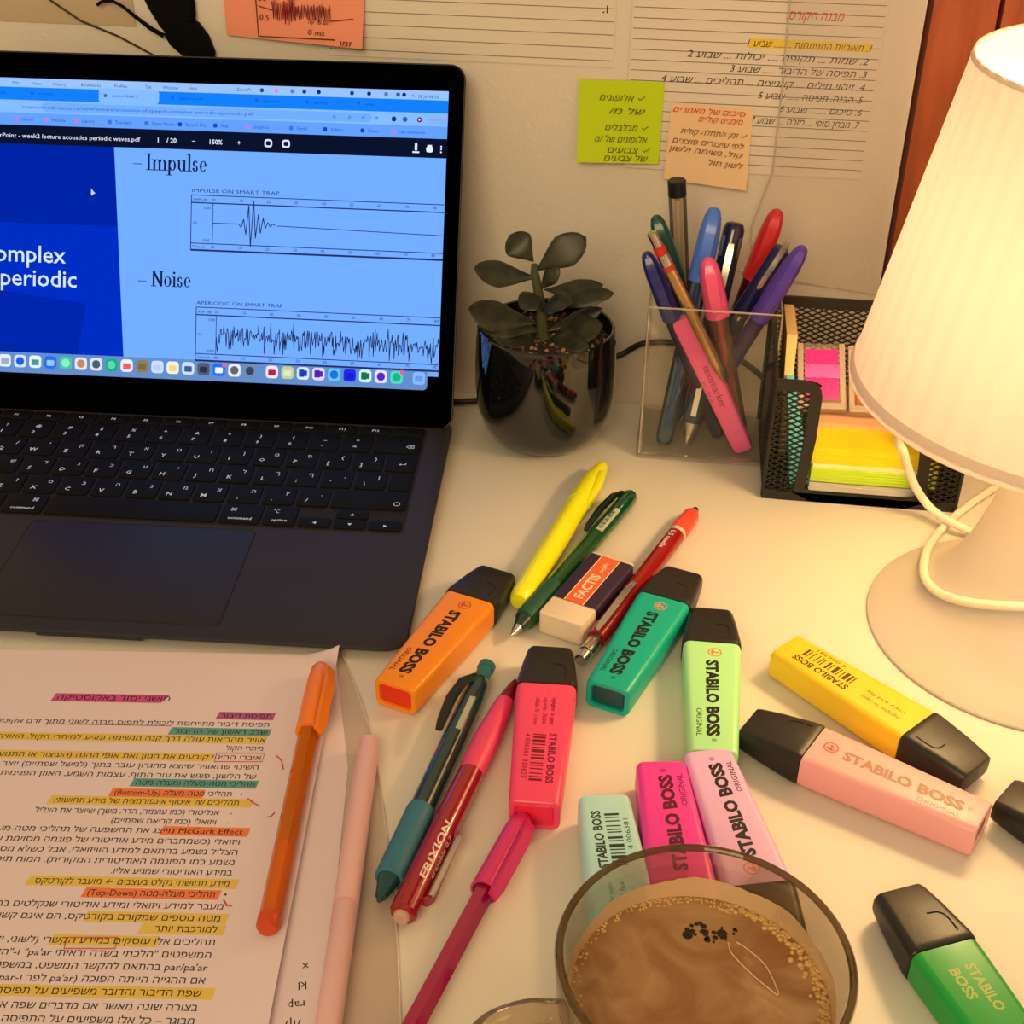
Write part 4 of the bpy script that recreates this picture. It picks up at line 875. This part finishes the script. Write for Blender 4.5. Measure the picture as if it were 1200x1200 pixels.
# magenta capped pen
MG = mat((212, 36, 74), rough=.3, coat=.3)
def f(L):
    c = 42
    return [('cap', lat_([(0, 2.8), (.8, 3.8), (3, 4.8), (10, 5.4), (c, 5.8)], 24), MG), ('clip', capclip(2, c+4, 5.4, 5.2, 2.2), MG), ('barrel', lat_([(c+.05, 4.3), (L-3, 4.3), (L, 3)], 6), mat((158, 8, 46), rough=.15, coat=.6)), ('cap_lining', lat_([(c-.3, 4.9), (c+.05, 4.9)], 20), mat((90, 8, 40), lit=False))]
dpen('magenta capped stick pen at the lower middle beside the coffee mug', (614, 958), (452, 1262), 5.4, .3, f, roll=-.9)
# yellow slim highlighter
YL = mat((240, 226, 10), rough=.35, coat=.15)
def f(L):
    return [('cap', lat_([(0, 2.4), (1, 3.4), (10, 4.9), (20, 6.3), (44, 6.6)], 28), YL), ('clip', MB().tube([V((14, 3.4, 4.6)), V((20, 5.0, 5.6)), V((34, 6.2, 4.8)), V((46, 6.2, 4.0))], [1.8, 2.2, 2, 1.2], 8, flat=.6), YL), ('barrel', lat_([(44.2, 6.3), (L-8, 6.0), (L-3, 5.4), (L-.6, 4.2), (L, 2)], 28), YL)]
dpen('slim bright yellow highlighter lying behind the orange highlighter', (706, 546), (607, 706), 6.4, .2, f, name='highlighter', cat='highlighter')
# dark green click pen: x from tip
GRB = mat((10, 52, 36), rough=.12, coat=.6, lit=False)
def f(L):
    bars = MB(); bars.box((L-48, -3.4, 3.4), (L-24, .2, 5.14)); bb = MB(); x = L-46
    for k in range(14): bb.box((x, -2.4, 3.4), (x+(.4 if k % 3 else .9), -.2, 5.24)); x += 1.35
    return [('tip', lat_([(0, .5), (2, .9), (2.2, 1.4), (7, 2.4)], 18), SILVER), ('cone', lat_([(7.1, 2.6), (14, 4.6)], 22), GRB), ('grip', lat_([(14.1, 5.2), (18, 5.7), (44, 5.5), (46, 5.2)], 26), mat((22, 84, 58), rough=.5, lit=False)), ('barrel', lat_([(46.1, 5.1), (L-14, 5.2), (L-4, 4.8), (L-1, 3.8), (L, 2)], 26), mat((14, 74, 40), rough=.12, coat=.7, lit=False)),
            ('clip', MB().tube([V((L-6, 2.5, 4.2)), V((L-14, 5.0, 5.6)), V((L-30, 6.0, 5.4)), V((L-46, 5.6, 4.2)), V((L-50, 5.2, 3.4))], [2, 2.4, 2.4, 1.9, 1.2], 8, flat=.5), mat((8, 30, 22), rough=.15, lit=False)), ('barcode_label', bars, mat((190, 200, 180), lit=False, rough=.4)), ('barcode', bb, INK)]
dpen('dark green click pen with a barcode label between the yellow highlighter and the eraser', (599, 745), (740, 580), 5.5, .2, f)
# red retractable pen: x from black point to clicker
def f(L):
    rd = mat((140, 14, 22), rough=.15, coat=.6, lit=False); ink = MB(); text(ink, '0.5 needle', 4, frame(V((34, -1.5, 5.25)), V((1, 0, 0)), V((0, -.1, 1))), bold=.02, width=18)
    return [('point', lat_([(0, 1.0), (.8, 1.6), (5, 2.6)], 18), BLACK), ('grip', lat_([(5.1, 3.2), (8, 4.4), (20, 5.2), (28, 5.2)], 24), mat((240, 66, 38), rough=.4)), ('collar', lat_([(28.1, 5.0), (31, 5.0)], 24), mat((200, 190, 190), lit=False)), ('barrel', lat_([(31.1, 5.1), (52, 5.2), (L-26, 5.2), (L-18, 4.8)], 26), rd), ('print', ink, mat((230, 200, 200), lit=False)),
            ('clip', clip(L-62, L-18, .4, 5.2, 3.6, 1, .8), SILVER), ('clicker', lat_([(L-17.9, 3.4), (L-17, 3.9), (L-6, 3.9), (L-5.8, 3.2), (L, 3.0)], 20), SILVER)]
dpen('red retractable pen with a silver clip between the eraser and the teal highlighter', (816, 596), (680, 774), 5.3, .3, f)
# eraser
A, B = at(683, 737, 0), at(727, 667, 0)
c = at(692, 697, 6)
d = (at(722, 664, 12)-at(668, 727, 12)); d.z = 0; M = frame(V(((at(668, 712, 12)+at(714, 660, 12))/2).to_tuple()[:2]+(0,)), d, V((0, 0, 1)))
er = thing('eraser', 'white eraser in an orange and navy card sleeve beside the green click pen', 'eraser', M=M)
EX0, EX1, EW, EH = -33, 25, 11.8, 12.4
build('rubber', MB().rbox((EX0, -EW, .05), (EX1+3, EW, EH), 2.2, 1.0), mat((226, 178, 122), rough=.65), er)
slv = MB(); s0 = -18
def er_ring(x, g=0.0): return [(x, a, b+EH/2) for a, b in rr(2*EW+.8+g, EH+.7+g, 1.6, 4)]
slv.loft([er_ring(s0), er_ring(EX1)], 0, False, False)
Zs = EH+.40
build('sleeve', slv, mat((48, 34, 62), rough=.45, lit=False), er)
st3 = MB(); st3.box((s0+.1, -4.6, Zs-.05), (EX1-.1, 5.6, Zs)); build('sleeve_stripe', st3, mat((236, 84, 30), rough=.45), er, label='orange red stripe')
ink = MB(); text(ink, 'FACTIS', 7, Matrix.Translation(V((s0+4, -2.2, Zs+.04))), bold=.03, width=22); text(ink, 'soft', 4, Matrix.Translation(V((EX1-14, -1.4, Zs+.04))), width=9)
for y in (-4.7, 5.5): ink.box((s0+.1, y-.35, Zs), (EX1-.1, y+.1, Zs+.04))
build('sleeve_print', ink, mat((245, 225, 200), lit=False), er)

# ------------------------------------------------------------------ printed notes, loose sheet and folder
PA, PB = at(317, 836, .8), at(233, 1180, .8)
dn = (PB-PA); dn.z = 0; dn.normalize(); rt = V((-dn.y, dn.x, 0))          # down the page, to the right
if rt.x < 0: rt = -rt
pageM = frame(PA, rt, V((0, 0, 1)))                                        # local x right, y up the page
inv = pageM.inverted(); loc = lambda u, v, z=.8: inv @ at(u, v, z)
edge_x = loc(398, 770).x; top_y = loc(200, 764).y
pa = thing('printed_page', 'printed page of notes marked with coloured highlighter in front of the laptop', 'paper', M=pageM)
def curl(x, y):
    e = max(0, (x-(edge_x-16))/16); cu = max(0, (y-(top_y-50))/50)
    return 2.6*e*e + 3.2*e*cu*cu
mb = MB(); nx, ny = 60, 44; x0, x1, y0, y1 = -190, edge_x, -235, top_y
for th in (0, -.14):
    b = len(mb.v)
    for j in range(ny+1):
        for i in range(nx+1):
            u = i/nx; x = x0+(x1-x0)*(1-(1-u)**1.7); y = y0+(y1-y0)*j/ny
            mb.v.append(V((x, y, curl(x, y)+th+.0)))
    for j in range(ny):
        for i in range(nx): a = b+j*(nx+1)+i; mb.f.append((a, a+1, a+nx+2, a+nx+1)); mb.m.append(0)
pg_m = fresh((228, 212, 222), rough=.7, lit=False, spec=.2)  # blue light from the screen is put into this pinkish paper colour
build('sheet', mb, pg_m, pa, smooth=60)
LINES = ['תפיסת דיבור', 'תפיסת דיבור מתייחסת ליכולת לתפוס מבנה לשוני מתוך זרם אקוסטי של דיבור', 'שלב ראשון של הדיבור', 'אוויר מהריאות עולה דרך קנה הנשימה ומגיע למיתרי הקול. האוויר מרטיט את', 'מיתרי הקול',
 'איברי ההיגוי קובעים את הגוון ואת אופי ההגה (העיצור או התנועה) שנשמע', 'השינוי שהאוויר שיוצא מהגרון עובר בתוך (למשל שפתיים) יוצר את הצליל', 'של הלשון, פוגש את עור התוף, עצמות השמע, האוזן הפנימית וכך מתאפשר', 'תהליכי מטה-מעלה ומעלה-מטה', '•   תהליכי מטה-מעלה (pU-mottoB)',
 'תהליכים של איסוף אינפורמציה של מידע תחושתי:', '-    אנליטורי (כמו עוצמה, הדר, משך) שיוצר את הצליל', '-    ויזואלי (כמו קריאת שפתיים)', 'tceffE kruGcM מייצג את ההשפעה של תהליכי מטה-מעלה', 'ויזואלי (כשמחברים מידע אודיטורי של פונמה מסוימת עם מידע', 'הצליל נשמע בהתאם למידע הוויזואלי, אבל כשלא מסתכלים',
 'נשמע כמו הפונמה האודיטורית המקורית). המוח תופס את הצליל', 'במידע האודיטורי שמגיע אליו.', 'מידע תחושתי נקלט בעצבים ← מועבר לקורטקס', '•   תהליכי מעלה-מטה (nwoD-poT)', 'מעבר למידע ויזואלי ומידע אודיטורי שנקלטים בתהליך', 'מטה נוספים שמקורם בקורטקס, הם אינם קשורים לתהליך', 'למורכבת יותר', 'תהליכים אלו עוסקים במידע הקשרי (לשוני, ידע עולם',
 'המשפטים "הלכתי בשדה וראיתי ra\'ap" ו-"הדעות', 'ra\'ap/rap בהתאם להקשר המשפט, במשפט הראשון', 'אם ההגייה הייתה הפוכה (ra\'ap לפר ו-rap לפער)', 'שפת הדיבור והדובר משפיעים על תפיסת הדיבור', 'בצורה שונה מאשר אם מדברים שפה אחרת, אצל', 'מבוגר – כל אלו משפיעים על התפיסה של הדיבור', 'ומידע נוסף שמגיע אל המוח בזמן הדיבור']
YPX = [839, 849, 858, 867, 877, 888, 899, 910, 919, 931, 941, 953, 964, 975, 987, 999, 1011, 1023, 1036, 1049, 1063, 1077, 1090, 1105, 1120, 1135, 1150, 1165, 1182, 1198, 1214]
LFT = {0: 258, 2: 203, 4: 264, 8: 157, 9: 132, 10: 60, 11: 38, 12: 128, 17: 128, 18: 38, 19: 100, 22: 180}
IND = {9: 8, 10: 9, 11: 12, 12: 12}
ink = MB(); hls = MB(); HC = [mat((176, 90, 150), rough=.75, lit=False), mat((92, 160, 160), rough=.75, lit=False), mat((226, 196, 92), rough=.75, lit=False), mat((236, 128, 82), rough=.75, lit=False), mat((206, 80, 150), rough=.75, lit=False)]
def rightx(v): return 317 - (v-840)*.253
MARK = {0: (0, 256, 0), 2: (1, 200, 0), 3: (2, -30, 3), 5: (2, -10, 60), 8: (1, 155, 0), 9: (3, 130, 60), 10: (2, 57, 0), 13: (3, 190, -4), 18: (2, 32, -6), 19: (3, 98, 12), 21: (2, 100, -4), 22: (2, 165, -4), 23: (2, 60, 70), 27: (2, -30, -10)}
Zt = .10
for k, s_ in enumerate(LINES):
    v = YPX[k]; p = loc(rightx(v), v+3); y = p.y; xr = p.x - IND.get(k, 0)*.5
    vs, fs = glyphs(heb(s_), 0, 0, 2, 'LEFT'); w0 = max(q.x for q in vs)
    size = 4.3
    if k in LFT: wid = xr - loc(LFT[k], v+3).x
    else: wid = w0*size*1.03
    text(ink, heb(s_), size, Matrix.Translation(V((xr-wid, y, Zt))), res=2, width=wid)
    if k in MARK:
        ci, ul, ro = MARK[k]; xa = loc(ul, v).x; xb = loc(rightx(v)-ro, v).x
        hls.face([(xa-1, y-1.0, Zt-.06), (xb+1.4, y-1.2, Zt-.06), (xb+2, y+3.6, Zt-.06), (xa, y+3.9, Zt-.06)], ci)
p = loc(197, 822); q2 = loc(64, 822); text(ink, heb('מושגי יסוד באקוסטיקה'), 5.4, Matrix.Translation(V((q2.x, p.y, Zt))), res=2, width=p.x-q2.x)
hls.face([(q2.x-2, p.y-1.2, Zt-.06), (p.x-3, p.y-1.2, Zt-.06), (p.x, p.y+4.4, Zt-.06), (q2.x-1, p.y+4.4, Zt-.06)], 4)
u_ = loc(200, 851); u2 = loc(52, 851); ink.face([(u2.x, u_.y, Zt), (u_.x, u_.y, Zt), (u_.x, u_.y+.3, Zt), (u2.x, u_.y+.3, Zt)])
build('printed_text', ink, INK, pa, smooth=0); build('highlighter_marks', hls, HC, pa, smooth=0)
rd = MB()
def rbx(u0, u1, v0, v1):
    c4 = [loc(u0, v0), loc(u1, v0), loc(u1-3, v1), loc(u0-3, v1)]; rd.tube([V((p.x, p.y, Zt+.1)) for p in c4+c4[:1]], .22, 4)
rbx(78, 138, 1099, 1112); rbx(254, 310, 883, 893)
for a, b, c_ in (((290, 936), (298, 942), (304, 945)), ((262, 1055), (266, 1062), (272, 1062)), ((324, 886), (330, 892), (332, 902)), ((312, 958), (318, 957), (322, 952))): rd.tube([V((*loc(*q)[:2], Zt+.1)) for q in (a, b, c_)], .25, 4)
build('pen_marks', rd, mat((190, 50, 40), lit=False), pa, smooth=0)
# a second sheet under the first, and a clear folder below it
mb = MB(); c4 = [at(330, 772, 0), at(402, 768, 0), at(437, 870, 0), at(462, 1060, 0), at(470, 1200, 0), at(480, 1330, 0), at(250, 1330, 0)]
sh = thing('plastic_folder', 'clear plastic folder lying under the printed page and the pale pink pen', 'folder', loc=tuple(at(400, 1000, 0)))
mb.loft([[(p.x, p.y, .06) for p in c4], [(p.x, p.y, .30) for p in c4]]); build('film', mb, clear(base=.22, film=(235, 205, 190), edge=.35, rough=.25), sh, world=True, smooth=0)
mb = MB(); mb.tube([V((p.x, p.y, .5)) for p in smooth_path(c4[1:6], 6)], .42, 6); build('welded_edge', mb, clear(base=.6, film=(250, 230, 215), edge=.5), sh, world=True)
mb = MB(); c5 = [at(300, 775, .4), at(393, 769, .4), at(408, 900, .4), at(392, 1060, .4), at(366, 1330, .4), at(200, 1330, .4)]
mb.loft([[(p.x, p.y, .34) for p in c5], [(p.x, p.y, .46) for p in c5]])
s2 = thing('paper_sheet', 'sheet under the printed page showing only its pale right edge', 'paper', loc=tuple(at(330, 1100, 0)))
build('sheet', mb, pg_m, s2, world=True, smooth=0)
ink = MB()
for k, s_ in enumerate(('x', 'lk', 'par', 'קול')):
    a = at(362-2*k, 1128+22*k, .5); text(ink, heb(s_), 5, frame(V((a.x, a.y, .5)), V((-.9, -.25, 0)), V((0, 0, 1))), res=1)
build('printed_text', ink, INK, s2, world=True, smooth=0)
dn_ = pa.matrix_world.copy(); dn_.translation.z = .0008; pa.matrix_world = dn_

# ------------------------------------------------------------------ coffee in a glass mug
MC = V((134.6, -226.6, 0)); H0 = 87.5
mug = thing('glass_mug', 'clear glass mug of milky coffee at the bottom of the picture', 'mug', loc=tuple(MC))
def glass():
    m = bpy.data.materials.new('glass'); m.use_nodes = True; nt = m.node_tree; nt.nodes.clear()
    g = nt.nodes.new('ShaderNodeBsdfGlass'); o = nt.nodes.new('ShaderNodeOutputMaterial'); g.inputs['IOR'].default_value = 1.45
    g.inputs['Roughness'].default_value = 0.0; g.inputs[0].default_value = (.97, .96, .94, 1); nt.links.new(g.outputs[0], o.inputs[0]); return m
GL = clear(tint=(246, 242, 234), base=.02, film=(225, 205, 175), edge=.5, rough=.03)
prof = [(0, 26), (.5, 30), (3, 33.5), (15, 36.5), (40, 40), (65, 42), (H0-3, 43.2), (H0-1, 43.4), (H0, 42.6), (H0+.2, 41.6), (H0-.5, 40.4), (H0-3, 40.0), (65, 38.8), (40, 36.8), (15, 33.4), (8, 30), (6, 20), (5.8, .2)]
mb = MB(); mb.lathe(prof, 96, axis='z'); build('glass_body', mb, GL, mug, smooth=60)
mb = MB(); mb.tube([(41.9*math.cos(a), 41.9*math.sin(a), H0-.3) for a in [6.2832*k/96 for k in range(97)]], 1.15, 10); build('rim', mb, clear(tint=(215, 200, 175), base=.30, film=(120, 98, 68), edge=.9), mug)
ha = math.radians(200); hd = V((math.cos(ha), math.sin(ha), 0))
mb = MB(); mb.tube(smooth_path([hd*41.5+V((0, 0, 72)), hd*52+V((0, 0, 75)), hd*64+V((0, 0, 71)), hd*70+V((0, 0, 56)), hd*67+V((0, 0, 38)), hd*54+V((0, 0, 25)), hd*39+V((0, 0, 22))], 8), 5.2, 16, flat=.8)
build('handle', mb, clear(tint=(240, 232, 216), base=.14, film=(170, 146, 112), edge=.9), mug, smooth=60)
LV = 69.6; RL = 38.7
co = MB(); co.lathe([(9, 28), (15, 32.6), (40, 36.2), (65, 38.2), (LV-.4, RL-.3), (LV, RL-1.2), (LV-.3, RL-3), (LV-.4, .2)], 80, axis='z')
cof = bpy.data.materials.new('milky_coffee'); cof.use_nodes = True; nt = cof.node_tree; p = nt.nodes['Principled BSDF']
tc = nt.nodes.new('ShaderNodeTexCoord'); n = nt.nodes.new('ShaderNodeTexNoise'); r = nt.nodes.new('ShaderNodeValToRGB'); n.inputs['Scale'].default_value = 38; n.inputs['Detail'].default_value = 4; n.inputs['Distortion'].default_value = 1.2
r.color_ramp.elements[0].color = col((150, 104, 62), False); r.color_ramp.elements[1].color = col((188, 148, 106), False); r.color_ramp.elements[0].position = .4; r.color_ramp.elements[1].position = .66
nt.links.new(tc.outputs['Object'], n.inputs['Vector']); nt.links.new(n.outputs[0], r.inputs[0]); nt.links.new(r.outputs[0], p.inputs['Base Color']); p.inputs['Roughness'].default_value = .25
cob = build('coffee', co, cof, mug)
# froth along the far wall, bubbles, dark specks
fr = MB()
for k in range(520):
    a = random.uniform(-.35, 3.5); d = abs(random.gauss(0, 1.9)); r_ = RL-.9-d; s_ = random.uniform(.3, .62)*(1.0 if a > 1.3 else 1.7); d = d*(.55 if a > 1.5 else 1.0); r_ = RL-.9-d
    if a > 2.2 and random.random() < .6: continue
    fr.lathe([(-s_*.2, s_), (s_*.35, s_*.94), (s_*.7, s_*.7), (s_*.95, s_*.25)], 9, axis='z', c=(r_*math.cos(a), r_*math.sin(a), LV-.3))
build('froth', fr, fresh((205, 165, 105), rough=.2, lit=False), mug, kind='stuff', smooth=80)
film = MB(); n_ = 90
lo, hi = [], []
for k in range(n_+1):
    a = -.5+4.0*k/n_; lo.append((38.0*math.cos(a), 38.0*math.sin(a), LV-.1)); hgt = 1.2+5.6*max(0, math.sin(a*.9+.35))**.7+random.uniform(-.3, .3)+.5*math.sin(a*9); rr_ = 38.8+(LV+hgt-65)*.053-.12; hi.append((rr_*math.cos(a), rr_*math.sin(a), LV+hgt))
film.loft([lo, hi], 0, False, False, closed=False)
build('milk_film', film, clear(tint=(255, 240, 220), base=.88, film=(214, 180, 140), edge=.3), mug, smooth=80)
sp = MB()
for k in range(26):
    a = random.uniform(0, 6.28); d = random.random()**.6; x = 4+d*9*math.cos(a); y = 24+d*4.2*math.sin(a); s_ = random.uniform(.35, 1.1)
    sp.lathe([(0, s_), (.25, s_*.7)], 8, axis='z', c=(x, y, LV-.25))
sp.lathe([(0, 1.7), (.35, 1.1)], 12, axis='z', c=(-4, 22.5, LV-.3)); sp.lathe([(0, 1.7), (.35, 1.2)], 12, axis='z', c=(6.5, 24.5, LV-.3))
build('coffee_specks', sp, mat((34, 22, 16), rough=.4, lit=False), mug, kind='stuff')
bb = MB(); pth = smooth_path([V((8.5, 21, LV)), V((9.5, 17, LV)), V((15, 10.5, LV)), V((21, 5, LV)), V((22.8, 3.6, LV)), V((22.6, 6, LV)), V((19.5, 14, LV)), V((14, 19.5, LV)), V((11, 21.5, LV))], 5)
bb.tube(pth, .28, 6); build('bubble_outline', bb, mat((214, 180, 140), rough=.3, lit=False), mug)
